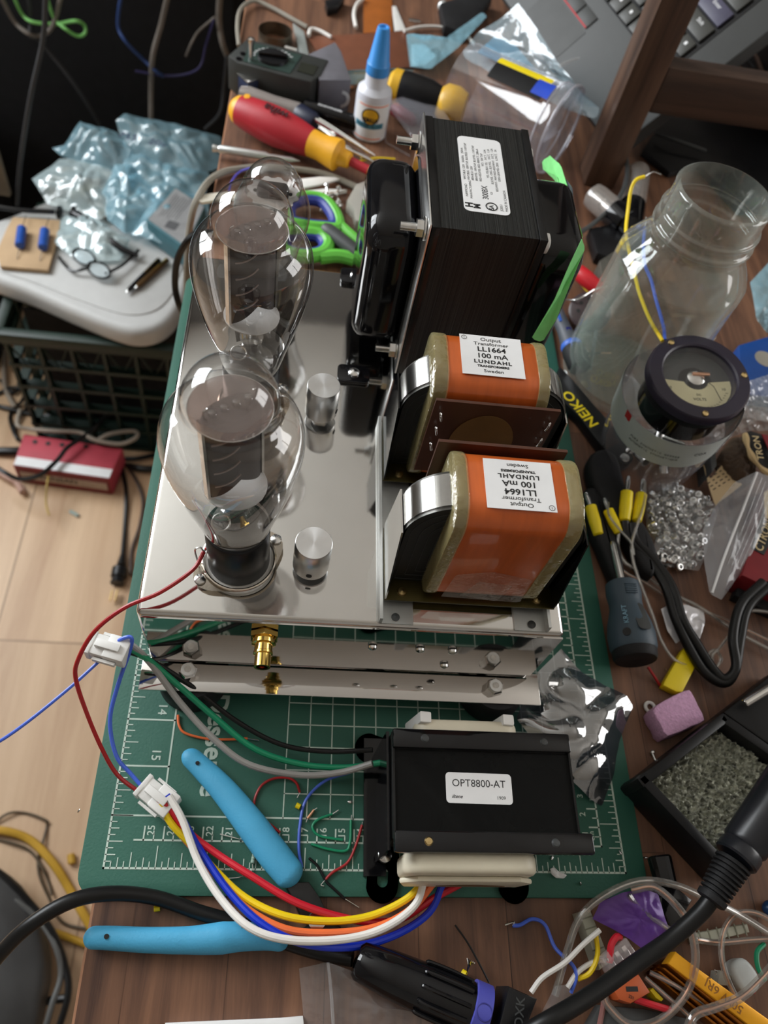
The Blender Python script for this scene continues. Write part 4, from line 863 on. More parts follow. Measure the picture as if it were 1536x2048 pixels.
obj('grip_window', G().prism(rrect(.020*k_, .0085, .003), 0, .0006, flat(A+ax_*(.027*k_)+nz*.0128-u_*.002, A+ax_*(.03*k_)+nz*.0138-u_*.002, nz), bev=.0002), MT['grey'], sd)
obj('hang_hole', G().lathe([(0, 0), (.0026, 0), (.0026, .001), (0, .001)], frame(A+ax_*.037*k_+nz*.0118+u_*.0085, A+ax_*.037*k_+nz*.03+u_*.022), 20), MT['ink'], sd)
g = G(); g.text('KRAFT', .0042, flat(A+ax_*(.026*k_)+nz*.0118+u_*.0075, A+ax_*(.02*k_)+nz*.0118+u_*.0075, nz+u_*.6) @ Matrix.Translation((0, 0, .0008)), .0001, .01); obj('printed_name', g, M('pale_blue_print', rgb(120, 160, 180), .5), sd)
for k in range(5):
    c = A+ax_*(.0055+.0014*k)*k_; obj('thumb_ridge', G().tube([c+nz*.0113+u_*t for t in (-.004, 0, .004)], .0004, 6), m_sd, sd)
rod('shaft', (1225, 1085, .012), (1244, 1168, .014), [(.0018, 0), (.0026, .003), (.0026, length((1225, 1085, .012), (1244, 1168, .014)))], MT['steel'], parent=sd)
# black handles and the yellow-lettered wrench
t = th('pliers', (1235, 1020, T), 'black-handled pliers under the yellow banana plugs', 'pliers')
slab('handle', curvy([(1180, 930), (1186, 904), (1212, 896), (1236, 912), (1252, 965), (1264, 1005), (1300, 1060), (1318, 1110), (1308, 1150), (1280, 1120), (1240, 1040), (1196, 980)]), T, .013, MT['matt'], parent=t, bev=.004, seg=3, ang=50)
slab('handle', curvy([(1170, 985), (1180, 972), (1200, 978), (1222, 1020), (1242, 1090), (1252, 1150), (1236, 1165), (1205, 1100), (1178, 1030)]), T, .011, MT['matt'], parent=t, bev=.004, seg=3, ang=50)
nk = slab('ratchet_wrench', curvy([(1118, 735), (1140, 752), (1190, 810), (1230, 855), (1264, 905), (1266, 920), (1250, 928), (1232, 915), (1205, 893), (1160, 835), (1120, 790)], 3), T, .0075, MT['black'], 'black flat wrench handle with yellow NEIKO lettering, partly behind a transformer', 'wrench', bev=.0015)
P, Q = at(1186, 846, .0076), at(1136, 789, .0076); g = G(); c = (P+Q)/2; g.text('NEIKO', .0125, TR(c.x, c.y, .0075, math.atan2(Q.y-P.y, Q.x-P.x)), .0001, .015); obj('lettering', g, MT['yellow'], nk, 'yellow lettering')
P = at(1250, 915, .0076); obj('rivet', G().lathe([(.0038, 0), (.0034, .0006), (0, .0006)], TR(P.x, P.y, .0075), 20), MT['tin'], nk)
# banana plugs
def banana(tip, top, bot, label, cab, cm_, r=.0040):
    t = th('banana_plug', bot, label, 'plug'); 
    a, b = top, bot; L = length(a, b)
    rod('sleeve', a, b, [(.0034, 0), (r, .0006), (r*1.04, L*.55), (r*.86, L*.97), (r*.6, L)], MT['yellow'], parent=t)
    L2 = length(tip, top)+.002
    rod('spring_pin', tip, top, [(.0006, 0), (.0014, .001), (.0019, L2*.45), (.0015, L2*.8), (.0019, L2*.85), (.0019, L2)], MT['steel'], parent=t)
    return t
banana((1171, 985, .012), (1181, 1012, .012), (1197, 1070, .010), 'yellow banana plug nearest the output transformer', 0, 0)
banana((1208, 996, .014), (1216, 1020, .014), (1238, 1066, .012), 'yellow banana plug leaning right, second from the mat', 0, 0, .0037)
banana((1257, 952, .017), (1254, 984, .017), (1249, 1043, .015), 'yellow banana plug with black cable, tallest of the four', 0, 0, .0043)
banana((1286, 958, .017), (1283, 988, .017), (1273, 1043, .015), 'yellow banana plug nearest the bag of nuts', 0, 0, .0039)
tw = th('twin_cable', (1400, 1300, T), 'heavy black twin cable looping right of the slate screwdriver', 'cable')
m1 = [(1249, 1043, .015), (1256, 1075, .012), (1296, 1120, .010), (1330, 1172, .010), (1350, 1235, .010), (1378, 1295, .008), (1410, 1345, .006), (1448, 1366, .006), (1470, 1340, .010), (1480, 1280, .014), (1496, 1215, .018), (1540, 1170, .022)]
obj('conductor', G().tube([at(*q) for q in m1], .0032, 12), MT['cable'], tw)
obj('conductor', G().tube([at(q[0]+(15 if i < 7 else -14 if i > 8 else 2), q[1]+(4 if i < 5 else -8 if i < 8 else -6), q[2]+.001) for i, q in enumerate(m1)], .0032, 12), MT['cable'], tw)
clearcable([(1197, 1070, .009), (1212, 1105, .008), (1250, 1145, .006), (1290, 1165, .004), (1345, 1200, .004), (1400, 1220, .003), (1450, 1240, .002), (1560, 1292, .002)], 'coppery clear cable from the nearest yellow plug', .0014)
clearcable([(1238, 1066, .011), (1236, 1095, .008), (1250, 1125, .006), (1290, 1150, .003), (1340, 1185, .002), (1400, 1215, .006), (1470, 1262, .003), (1560, 1310, .002)], 'grey clear cable from the second yellow plug', .0016, 'tin')
clearcable([(1290, 962, .020), (1287, 1010, .020), (1265, 1080, .018), (1266, 1120, .016), (1282, 1170, .014), (1305, 1230, .010), (1322, 1280, .006), (1350, 1320, .004), (1392, 1336, .002)], 'clear cable crossing in front of the slate screwdriver', .0013, 'tin')
clearcable([(1216, 1005, .018), (1218, 1030, .019), (1240, 1060, .019), (1262, 1085, .018), (1268, 1110, .017)], 'thin clear cable over the second yellow plug', .0010, 'tin')
clearcable([(1425, 1340, .002), (1415, 1315, .004), (1430, 1300, .006), (1442, 1318, .005), (1430, 1335, .004), (1424, 1312, .007), (1440, 1295, .008), (1475, 1250, .010), (1500, 1222, .010), (1560, 1228, .008)], 'knotted clear cable by the black twin cable', .0014, 'tin')
wire('hookup_wire', [(1296, 1334, .002), (1308, 1352, .001), (1322, 1374, T+.001)], .0009, MT['wdred'], 'thin dark red wire under the slate screwdriver end')
bag('white_film_scrap', [(1322, 1218, .004), (1340, 1208, .006), (1375, 1210, .006), (1408, 1222, .005), (1410, 1245, .004), (1398, 1282, .002), (1372, 1270, .003), (1352, 1288, .001), (1335, 1262, .003)], M('white_gloss_film', (.72, .71, .74), .2, .2, var=.1, bump=.3, bscale=60), 'shiny white film scrap under the black twin cable', 'scrap', .002, 60, .002, 21)
ys = slab('yellow_sleeve', [(1366, 1298), (1372, 1292), (1402, 1310), (1386, 1345), (1366, 1384), (1354, 1384), (1326, 1370), (1330, 1360)], T, .004, MT['yellow'], 'flattened yellow heat-shrink sleeve above the pink foam', 'sleeve', bev=.0012)
fo = slab('foam_block', curvy([(1306, 1420), (1330, 1400), (1372, 1380), (1384, 1384), (1398, 1412), (1410, 1440), (1385, 1452), (1336, 1472), (1322, 1450)], 2), T, .012, M('pink_foam', rgb(214, 168, 204), .75, var=.12, scale=400, bump=1, bscale=700, sss=.2), 'small block of pink foam beside the soldering stand', 'foam', bev=.0012)
P = at(1302, 1413, .0); obj('ring_terminal', G().torus(.0030, .0011, TR(P.x, P.y, T+.0016), 28, 8).box((P.x+.006, P.y-.001, T+.0012), (.006, .003, .002)), MT['white'], None, 'white ring lug tucked under the pink foam', 'terminal')
# bag of nuts
random.seed(5)
g0 = G(); b = bmesh.new(); n = 16
prof = [(.0028, 0), (.0028, .0026), (.0021, .0031), (.0015, .0031), (.0015, 0)]
nut_me = None
cols = [(1300, 990), (1345, 975), (1395, 985), (1425, 1010), (1412, 1060), (1400, 1120), (1370, 1142), (1325, 1132), (1305, 1090), (1292, 1040)]
def inside(x, y, P):
    c = False; j = len(P)-1
    for i in range(len(P)):
        if (P[i][1] > y) != (P[j][1] > y) and x < (P[j][0]-P[i][0])*(y-P[i][1])/(P[j][1]-P[i][1])+P[i][0]: c = not c
        j = i
    return c
cnt = 0; pts_ = []
while cnt < 165:
    x = random.uniform(1290, 1430); y = random.uniform(970, 1145)
    if not inside(x, y, cols): continue
    zl = T+.0012+random.choice((0, 0, .003, .006)) ; p = at(x, y, zl+.001)
    if any((p-q).length < .0033 for q in pts_): 
        if random.random() < .93: continue
    pts_.append(p)
    if nut_me is None:
        o = obj('steel_nut', G().lathe(prof, None, 12), MT['tin'], None, 'small steel nut among the loose nuts in the clear bag', 'nut', 'steel nuts in the clear bag', origin=(0, 0, 0)); nut_me = o
    else: o = nut_me.copy(); COL.objects.link(o)
    o.matrix_basis = Matrix.Translation((p.x, p.y, zl+.001)) @ Euler((random.uniform(-1.1, 1.1), random.uniform(-.6, .6), random.uniform(0, 6))).to_matrix().to_4x4()
    cnt += 1
nb = bag('zip_bag', [(1296, 972, .004), (1322, 966, .010), (1362, 972, .013), (1400, 985, .014), (1440, 1015, .016), (1424, 1060, .016), (1412, 1110, .012), (1398, 1142, .006), (1350, 1136, .004), (1318, 1128, .003), (1300, 1090, .003), (1290, 1030, .003)], MT['poly'], 'clear zip bag full of small steel nuts, its empty mouth folded right', 'plastic bag', .0022, 60, .006, 31)
zm = G().patch([at(*q) for q in ((1408, 1115, .016), (1405, 1060, .020), (1430, 1012, .022), (1468, 965, .024), (1512, 944, .026), (1545, 955, .028), (1530, 1050, .026), (1512, 1090, .022), (1492, 1130, .018), (1443, 1200, .012), (1418, 1188, .012))], 12, 72, .003, 50, .005, 33, 0)
obj('bag_mouth', zm, film('polythene_mouth', (.92, .93, .95), (.74, .77, .82), .26, .12, 1.6, bump=.5, bscale=60, edge=.3), nb, 'empty frosty mouth of the bag', ang=60)
obj('zip_strip', G().tube([at(1514, 945, .034), at(1485, 1020, .030), (at(1450, 1110, .024)), at(1424, 1186, .018)], .0009, 6), MT['paper'], nb)
for k in range(4): obj('zip_rib', G().tube([at(1524+k*7, 955+k*8, .033), at(1490+k*8, 1045+k*5, .028), at(1455+k*8, 1130+k*3, .020)], .0003, 5), MT['poly'], nb)
# red and black boxed goods, tag and torn tube
m_redb = M('red_carton', rgb(122, 16, 26), .5, var=.1); m_tan = M('tan_print', rgb(200, 178, 132), .6, var=.06); m_blk = M('carton_black', rgb(14, 16, 18), .5)
bx = th('carton', (1520, 1120, T), 'red and black printed carton at the right edge with tan lettering', 'carton')
slab('carton_body', [(1484, 1150), (1520, 1030), (1545, 960), (1700, 1000), (1690, 1250), (1560, 1186)], T, .020, m_redb, parent=bx, bev=.0008)
slab('black_band', [(1502, 1096), (1522, 1030), (1548, 960), (1590, 970), (1560, 1050), (1528, 1110)], .0201, .0206, m_blk, 'black printed band', parent=bx, bev=0)
slab('tan_panel', [(1528, 985), (1560, 960), (1580, 980), (1545, 1040), (1530, 1035)], .0206, .0209, m_tan, 'tan panel', parent=bx, bev=0)
g = G(); P, Q = at(1505, 1112, .021), at(1535, 1030, .021); g.text('CTRON', .0085, TR((P.x+Q.x)/2+.003, (P.y+Q.y)/2, .0210, math.atan2(Q.y-P.y, Q.x-P.x)), .0001, .01); obj('lettering', g, m_tan, bx, 'tan lettering')
t = th('torn_tube_label', (1500, 880, .02), 'torn dark paper label reading TRON with ragged tan edges', 'torn label')
obj('label_paper', G().patch([at(*q) for q in ((1488, 868, .030), (1500, 862, .032), (1560, 880, .034), (1560, 960, .022), (1530, 945, .022), (1505, 915, .026), (1494, 890, .028))], 7, 40, .001, 80, .002, 41), m_blk, t)
obj('torn_edge', G().tube([at(1490, 868, .032), at(1496, 895, .031), at(1510, 922, .029), (at(1534, 945, .026)), at(1560, 948, .026)], lambda t: .0020+.0006*math.sin(t*19), 7), M('torn_paper', rgb(206, 178, 130), .8, var=.2, bump=.5, bscale=300), t, 'ragged tan torn edge')
g = G(); P, Q = at(1520, 925, .034), at(1508, 873, .036); g.text('TRON', .0075, Matrix.Translation((0, 0, .002)) @ flat((P+Q)/2, Q, (0, -.1, 1)), .0001, .01); obj('lettering', g, m_tan, t, 'tan lettering')
slab('red_patch', [(1524, 868), (1560, 875), (1560, 925), (1538, 900)], .0355, .0362, m_redb, 'red patch', parent=t, bev=0)
obj('crumpled_paper', G().patch([at(*q) for q in ((1425, 935, .004), (1440, 905, .010), (1462, 878, .016), (1486, 872, .020), (1500, 900, .022), (1512, 935, .018), (1505, 965, .010), (1475, 985, .006), (1440, 960, .004))], 18, 90, .006, 110, .008, 43, 0), M('brown_crumpled_paper', rgb(76, 58, 42), .8, var=.4, scale=120, bump=1, bscale=250), None, 'brown crumpled paper wad beside the printed card', 'crumpled paper', ang=80)
m_card = M('cream_card', rgb(198, 172, 132), .7, var=.05)
cdc = slab('printed_card', curvy([(1405, 922), (1416, 950), (1424, 955), (1442, 932), (1462, 926), (1490, 950), (1492, 962), (1440, 1003), (1428, 1004)], 3), .0095, .0100, m_card, 'cream paper card with printed lines under the clear bag mouth', 'card', bev=0)
g = G(); A, B = at(1430, 985, .0102), at(1478, 955, .0102); d_ = (B-A); u_ = Vector((-d_.y, d_.x, 0)).normalized()
for r_ in range(5):
    for k in range(4+(r_ % 2)): 
        c = A+d_*(.08+.2*k)+u_*(.0025+.0030*r_); g.box((0, 0, 0), (.0032*(1-.3*(k % 2)), .0007, .0001), flat(c, c+d_))
obj('printed_lines', g, MT['ink'], cdc)
slab('dark_bar', [(1418, 890), (1430, 884), (1434, 930), (1424, 945)], T, .018, MT['grey'], 'dark grey bar standing behind the printed card', 'bar')
slab('black_case', [(1470, 1190), (1500, 1120), (1570, 1160), (1580, 1240), (1520, 1215)], T, .006, MT['matt'], 'black soft case under the red carton', 'case', bev=.001)
# small screwdriver at the back right of the mat
m_g2 = M('grey_grip', rgb(70, 74, 82), .5, var=.1); m_b2 = M('blue_inlay', rgb(52, 98, 190), .45)
t = th('screwdriver', (1140, 690, T), 'small grey and blue precision screwdriver behind the farther output transformer', 'screwdriver')
a, b = (1098, 588, .010), (1152, 715, .010); L = length(a, b)
rod('handle', a, b, [(.004, 0), (.0056, .004), (.0060, L*.6), (.0078, L*.80)], m_g2, parent=t)
rod('inlay', a, b, [(.0080, L*.80), (.0086, L*.82), (.0086, L*.85), (.0080, L*.87)], m_b2, 'blue ring', parent=t)
rod('swivel_cap', a, b, [(.0086, L*.87), (.0094, L*.93), (.0094, L*1.12), (.0086, L*1.15), (0, L*1.15)], MT['matt'], parent=t)
A, B = at(*a), at(*b); ax_ = (B-A).normalized(); obj('window', G().box((0, 0, .0058), (.006, .0042, .0012), flat(A+ax_*L*.66, B), bev=.0004), M('window_blue', rgb(16, 24, 96), .2), t)
obj('inlay', G().box((0, -.003, .0050), (.009, .0030, .0012), flat(A+ax_*L*.45, B), bev=.0004), m_b2, t)
wire('hookup_wire', [(1162, 596, .02), (1182, 625, .016), (1192, 660, .012), (1188, 690, .008), (1180, 738, T+.002)], .0016, M('dark_grey_wire', rgb(60, 62, 62), .5), 'dark grey stiff wire curving in front of the brown valve socket')
wire('hookup_wire', [(1160, 700, .006), (1178, 708, .004), (1200, 706, .002)], .0011, MT['cable'], 'short black wire with copper end by the swivel cap', tips=[[(1200, 706, .002), (1222, 706, .002)]], tipmat=MT['copper'])
t = th('valve_socket', (1175, 640, T), 'brown bakelite octal valve socket lying behind the mat', 'valve socket')
m_bk = M('bakelite', rgb(56, 44, 46), .3, var=.3)
A = at(1180, 622, .018); M4 = Matrix.Translation(A) @ Euler((.35, -.2, 0)).to_matrix().to_4x4()
obj('socket_body', G().lathe([(0, -.014), (.015, -.014), (.0175, -.002), (.0175, 0), (.015, .0015), (0, .0015)], M4, 36), m_bk, t)
for k in range(8): obj('pin_hole', G().lathe([(0, .0017), (.0016, .0017), (.0016, .0012), (0, .0012)], M4 @ TR(.010*math.cos(k*PI/4), .010*math.sin(k*PI/4), 0), 12), MT['ink'], t)
# red handled part and odds behind
rod('red_plastic_handle', (1152, 540, .014), (1206, 586, .012), [(.0050, 0), (.0066, .002), (.0072, .012), (.0062, .026), (.004, .030)], MT['red'], 'short shiny red plastic handle behind the mat', 'handle')
wire('hookup_wire', [(1146, 530, .006), (1158, 560, .005), (1185, 592, .004), (1202, 615, .002)], .0015, MT['wyel'], 'yellow wire behind the red plastic handle')
wire('hookup_wire', [(1100, 560, .002), (1112, 590, .004), (1150, 600, .022), (1190, 578, .024), (1215, 573, .024)], .0008, MT['tin'], 'bare silver wire loop over the red plastic handle')
wire('hookup_wire', [(1270, 457, .010), (1248, 480, .010), (1226, 520, .008), (1222, 560, .004)], .0020, MT['wyel'], 'short yellow wire left of the glass jar', tips=[[(1270, 457, .010), (1286, 440, .012)]])
yw = [(1289, 353, .120), (1272, 360, .118), (1262, 380, .112), (1256, 420, .102), (1252, 465, .095), (1260, 510, .090), (1272, 560, .086), (1280, 590, .086), (1300, 640, .086), (1325, 682, .088)]
wire('meter_wire', yw, .0013, MT['wyel'], 'yellow wire standing up from the panel meter beside the jar', tips=[[(1289, 353, .120), (1306, 344, .122), (1322, 349, .121)]])
wire('meter_wire', [(1290, 455, .104), (1287, 490, .100), (1290, 530, .096), (1302, 560, .092), (1312, 600, .090), (1326, 650, .088), (1330, 680, .088)], .0012, MT['wlbl'], 'blue wire standing up from the panel meter', tips=[[(1290, 455, .104), (1292, 434, .106)]])
# ================= glass jar =================
jc = at(1452, 385, .17); t = thing('glass_jar', (jc.x, jc.y, T), 'large empty cloudy mason jar without a lid', 'jar')
R = .047
pr = [(.030, .0030), (R-.004, .004), (R, .010), (R, .105), (R-.002, .118), (R-.008, .128), (.0350, .134), (.0335, .137), (.0335, .142), (.0352, .143), (.0352, .1455), (.0332, .147), (.0332, .151), (.0345, .1525), (.0345, .1545), (.0326, .156), (.0322, .168), (.0326, .1715), (.0312, .173), (.0298, .1715), (.0298, .150), (.0305, .136), (R-.012, .126), (R-.005, .112), (R-.0035, .100), (R-.0035, .014), (.030, .008), (0, .0075)]
S = spline([Vector((r, 0, z)) for r, z in [(0, .0035)]+pr], 3)
obj('jar_glass', G().lathe([(max(p.x, 0), p.z+T) for p in S], TR(jc.x, jc.y, 0), 72, cap=False), MT['jar'], t, ang=80)
for k, (a0, zz) in enumerate(((-1.25, .05), (-1.15, .065), (-.9, .052), (-.8, .068))):
    obj('moulded_mark', G().tube([(jc.x+(R+.0003)*math.cos(a0+q), jc.y+(R+.0003)*math.sin(a0+q), zz+q*.02) for q in (0, .08, .16, .24)], .0008, 6), MT['jar'], t)
# ================= panel meter on its tub =================
mc = at(1412, 735, .098); t = thing('plastic_tub', (mc.x+.004, mc.y, T), 'clear tub with white printed label band holding the panel meter up', 'tub')
tc_ = at(1340, 880, .005); tcx, tcy = mc.x+.003, mc.y+.001
TM = Matrix.Translation((tcx, tcy, .0)) @ Euler((.10, -.14, 0)).to_matrix().to_4x4()
obj('tub_wall', G().lathe([(.030, -.001), (.036, .004), (.039, .03), (.0405, .080)], TM, 56, cap=False), MT['clear'], t, ang=80)
obj('label_band', G().lathe([(.0402, .050), (.0412, .080)], TM @ Matrix.Rotation(2.2, 4, 'Z'), 56, cap=False, arc=PI*1.45), M('label_band_paper', rgb(190, 198, 196), .45, var=.04), t, 'white printed label band', ang=80)
obj('label_band', G().lathe([(.0404, .050), (.0414, .072)], TM @ Matrix.Rotation(-.75, 4, 'Z'), 20, cap=False, arc=.9), M('lilac_label', rgb(176, 170, 206), .45, var=.04), t, 'lilac label section', ang=80)
obj('label_band', G().lathe([(.0404, .066), (.0416, .080)], TM @ Matrix.Rotation(3.45, 4, 'Z'), 10, cap=False, arc=.14), MT['red'], t, 'red label corner', ang=80)
def band_text(s, z, size, a0, step, g):
    for i, c_ in enumerate(s):
        a = a0+i*step; r_ = .0409+(z-.05)*.033+.0002; M4 = TM @ Matrix.Rotation(a, 4, 'Z') @ Matrix.Translation((r_, 0, z)) @ Matrix(((0, 0, 1, 0), (1, 0, 0, 0), (0, 1, 0, 0), (0, 0, 0, 1)))
        if c_ != ' ': g.text(c_, size, M4, .00005)
g = G(); band_text('PURE SYNTHETIC GREASE', .0650, .0024, 3.75, .042, g); band_text('AUTOMATIC SYNTHETIQUE', .0610, .0024, 3.75, .042, g); band_text('COR', .0680, .0040, 4.85, .075, g)
obj('label_print', g, MT['ink'], t)
random.seed(3)
for k in range(7):
    a0 = random.uniform(0, 6.28); q = Vector((tcx+.014*math.cos(a0), tcy+.014*math.sin(a0), .006+.004*(k % 3))); d = Vector((random.uniform(-1, 1), random.uniform(-1, 1), .25)).normalized()
    o = obj('spacer_tube', G().lathe([(.0042, -.010), (.0042, .010), (.0032, .010), (.0032, -.010), (.0042, -.010)], frame(q, q+d), 20, cap=False), MT['steel'], None, 'chrome spacer tube inside the clear tub', 'spacer', 'chrome spacers in the tub')
bag('zip_bag', [(1243, 785, .030), (1262, 740, .050), (1275, 810, .045), (1300, 860, .035), (1380, 880, .030), (1425, 870, .030), (1430, 900, .012), (1360, 918, T+.001), (1290, 920, T+.001), (1258, 905, T+.001), (1250, 850, .010)], MT['poly'], 'clear crinkled bag wrapped round the foot of the tub', 'plastic bag', .004, 60, .002, 51)
m_vio2 = M('dark_violet_bezel', rgb(38, 32, 48), .35, var=.08)
pm = thing('panel_meter', (mc.x, mc.y, .088), 'round dark violet panel meter with a cream volts dial and brass screws', 'panel meter')
pm.matrix_basis = Matrix.Translation((mc.x, mc.y, .083)) @ Euler((.10, -.08, .0)).to_matrix().to_4x4()
def O(n, g_, m, p=None, lb=None, ang=35): return obj(n, g_, m, p or pm, lb, local=True, ang=ang)
O('meter_case', G().lathe([(0, -.030), (.026, -.030), (.0295, -.027), (.0295, 0), (0, .001)], None, 56), MT['gloss'])
bz = O('bezel', G().lathe([(.0330, 0), (.0350, .001), (.0350, .0060), (.0338, .0078), (.0262, .0086), (.0250, .0078), (.0246, .0030), (.0246, 0)], None, 72), m_vio2)
dial = O('dial', G().prism([(.0242*math.cos(a), .0242*math.sin(a)-.000) for a in [math.radians(190+q*16) for q in range(11)]]+[(.0238, .001)]+[(.009*math.cos(a), .009*math.sin(a)+.002) for a in [math.radians(q*18) for q in range(-1, -10, -1)]]+[(-.0238, .001)], .0010, .0016), M('dial_cream', rgb(206, 198, 158), .6, var=.04))
O('inner_well', G().lathe([(0, .0006), (.0246, .0006)], None, 48, cap=False), MT['grey'])
g = G()
for k in range(21):
    a = math.radians(205+k*6.5); r0 = .0205; r1 = .0218 if k % 5 else .0226
    g.box(((r0+r1)/2*math.cos(a), (r0+r1)/2*math.sin(a), .0017), (r1-r0, .00025, .0001), None)
g.text('VOLTS', .0030, TR(0, -.0148, .0017), .00005, 0); g.text('DC', .0024, TR(0, -.0112, .0017), .00005); g.text('0', .003, TR(-.0185, -.006, .0017), .00005); g.text('10', .003, TR(.018, -.006, .0017), .00005)
O('dial_print', g, MT['ink'], dial)
O('movement', G().lathe([(.0060, .0008), (.0060, .003), (.004, .0042), (0, .0042)], TR(0, .002, 0), 28), MT['steel']); O('coil_yoke', G().box((.003, .004, .0042), (.012, .0022, .002), None, .0004), MT['copper'])
O('needle', G().tube([(.003, .001, .0048), (.010, -.006, .0044), (.0135, -.0165, .0036)], .00022, 6, sm=False), MT['ink'])
O('meter_glass', G().lathe([(0, .0072), (.0248, .0066), (.0250, .0060)], None, 56, cap=False), film('meter_glass', (.97, .97, .97), (.5, .5, .5), .03, .02, 1.5))
for a in (2.1, .05, -1.65): O('brass_screw', G().lathe([(.0022, .0080), (.0020, .0090), (0, .0096)], TR(.0306*math.cos(a), .0306*math.sin(a), 0), 18), MT['brass'], bz)
# bubble wrap, blue bag, blue box right of the jar
m_bub = film('bubble_wrap', (.9, .92, .93), (.6, .63, .66), .30, .08, 3.0, bump=1, bscale=170, edge=.2, vor=True)
bag('bubble_wrap', [(1400, 905, T+.002), (1418, 850, .016), (1445, 800, .028), (1490, 765, .034), (1550, 745, .034), (1580, 860, .026), (1500, 862, .018), (1460, 875, .012), (1425, 915, .003)], m_bub, 'clear bubble wrap right of the labelled tub', 'bubble wrap', .004, 40, .006, 61, rings=16, spokes=90)
bag('blue_anti_static_bag', [(1500, 565, .040), (1560, 500, .050), (1580, 640, .040), (1536, 668, .020), (1512, 640, .030)], MT['blue_bag'], 'blue translucent bag at the right edge beside the jar', 'bag', .003, 40, .003, 71)
bb = slab('blue_box', [(1478, 690), (1540, 672), (1600, 690), (1600, 800), (1500, 790), (1482, 740)], T, .010, M('deep_blue_card', rgb(16, 62, 128), .45, var=.1), 'deep blue box with a grey dial disc behind the bubble wrap', 'box')
P = at(1530, 718, .0101); obj('printed_disc', G().lathe([(0, 0), (.009, 0), (.009, .0002), (0, .0002)], TR(P.x, P.y, .0101), 32, cap=False), MT['greyc'], bb)
# ================= small valves behind the transformer =================
for (a, b, lb) in (((1180, 385, .014), (1232, 430, .014), 'dusty small valve lying right of the power transformer'), ((1276, 340, .016), (1262, 425, .014), 'dark small valve leaning behind the yellow meter wire')):
    t = th('small_vacuum_tube', ((a[0]+b[0])/2, (a[1]+b[1])/2, T), lb, 'vacuum tube'); L = length(a, b)
    rod('glass_envelope', a, b, [(0, -.001), (.006, 0), (.0115, .004), (.0125, .010), (.0125, L)], film('dusty_glass', (.75, .72, .7), (.55, .5, .46), .3, .1, 1.8, edge=.3), parent=t, cap=False)
    rod('electrode_cage', a, b, [(.003, .006), (.0065, .007), (.0070, L*.5), (.0055, L*.5), (.0075, L*.9)], MT['tin'], parent=t, n=12)
    rod('tube_base', a, b, [(.0128, L*.86), (.0130, L*.88), (.0126, L*1.35), (.010, L*1.38), (.003, L*1.5)], MT['gloss'], parent=t)
slab('connector_block', [(1180, 455), (1260, 440), (1292, 478), (1240, 520), (1195, 505)], T, .010, MT['black'], 'black plastic lump under the yellow wires left of the jar', 'plastic part', bev=.002)
slab('connector_block', [(1200, 520), (1232, 500), (1250, 540), (1225, 575), (1205, 560)], T, .014, M('greyish_clamp', rgb(110, 108, 100), .4, .6, var=.3), 'grey metal clamp piece between yellow wire and jar', 'clamp', bev=.001)
wire('black_cable', [(1135, 480, .004), (1190, 445, .012), (1235, 400, .022), (1254, 355, .026), (1248, 300, .024), (1228, 288, .020), (1190, 318, .008), (1170, 350, T+.003)], .0022, MT['grey'], 'dark grey cable looped over the dusty small valve', 'cable')
# ================= laptop at the far right =================
m_lap = M('laptop_grey', rgb(60, 61, 60), .55, 0, var=.05); m_key = M('key_grey', rgb(58, 58, 54), .45, var=.08); m_keyb = M('key_violet_grey', rgb(72, 70, 90), .45)
# the laptop leans back: right front corner low on the desk, hinge side propped up on a dark bag
LN = Vector((-.5953, -.3772, .7095)); LU = Vector((-.4282, .8961, .1171)); LV = Vector((.6799, .2341, .6950)); F0 = Vector((.3875, .6483, .020))
LM = Matrix(((LU.x, LV.x, LN.x, F0.x), (LU.y, LV.y, LN.y, F0.y), (LU.z, LV.z, LN.z, F0.z), (0, 0, 0, 1)))
lp = thing('laptop', (F0.x, F0.y, T), 'dark grey laptop leaning at the top right, only palm rest and keys showing', 'laptop')
def LB(n, c, d, m, z0, z1, p=None, lb=None, bev=.0008):
    return obj(n, G().box((c[0], c[1], (z0+z1)/2), (d[0], d[1], z1-z0), LM, bev), m, p or lp, lb)
LB('lower_case', (.172, .122), (.320, .250), m_lap, -.020, 0, bev=.002)
kb = LB('keyboard_well', (.182, .140), (.278, .138), MT['black'], .0001, .0006, bev=0)
for r_ in range(7):
    x = .046; y = .0805+.0192*r_; k = 0
    while x < .305:
        w_ = .0190
        if k == 0: w_ = (.012, .019, .036, .042, .028, .019, .038)[r_]
        hh = .0105 if (r_ == 0 and k == 0) else .0168
        kk = obj('key', G().box((0, 0, 0), (w_-.0028, hh, .0034), LM @ Matrix.Translation((x+w_/2, y, .0021)), .0010), m_keyb if (r_ == 3 and k == 0) else m_key, lp)
        if k == 0 and r_ in (2, 3):
            g = G(); g.text(('Shift', 'Enter')[r_-2], .0052, LM @ Matrix(((-1, 0, 0, x+w_/2), (0, 1, 0, y+.003), (0, 0, 1, .0039), (0, 0, 0, 1))), .00003)
            obj('key_legend', g, MT['paper'], kk)
        else:
            g = G().box((x+w_/2, y+.002, .0039), (.0028, .0032, .0001), LM); obj('key_legend', g, MT['paper'], kk)
        x += w_; k += 1
LB('touch_pad', (.180, .022), (.072, .036), M('pad_grey', rgb(54, 55, 54), .4), .0001, .0004, bev=0)
for k in range(3): LB('pad_button', (.158+.023*k, .050), (.0215, .013), m_lap, .0001, .0016)
LB('button_stripe', (.181, .0428), (.066, .0012), MT['red'], .0001, .0018, None, 'red button stripe', 0)
obj('dark_bag', G().box((.66, .86, .045), (.14, .26, .096), Matrix.Translation((0, 0, 0)), .02, 4), MT['matt'], None, 'dark bag propping up the laptop behind its right edge', 'bag')
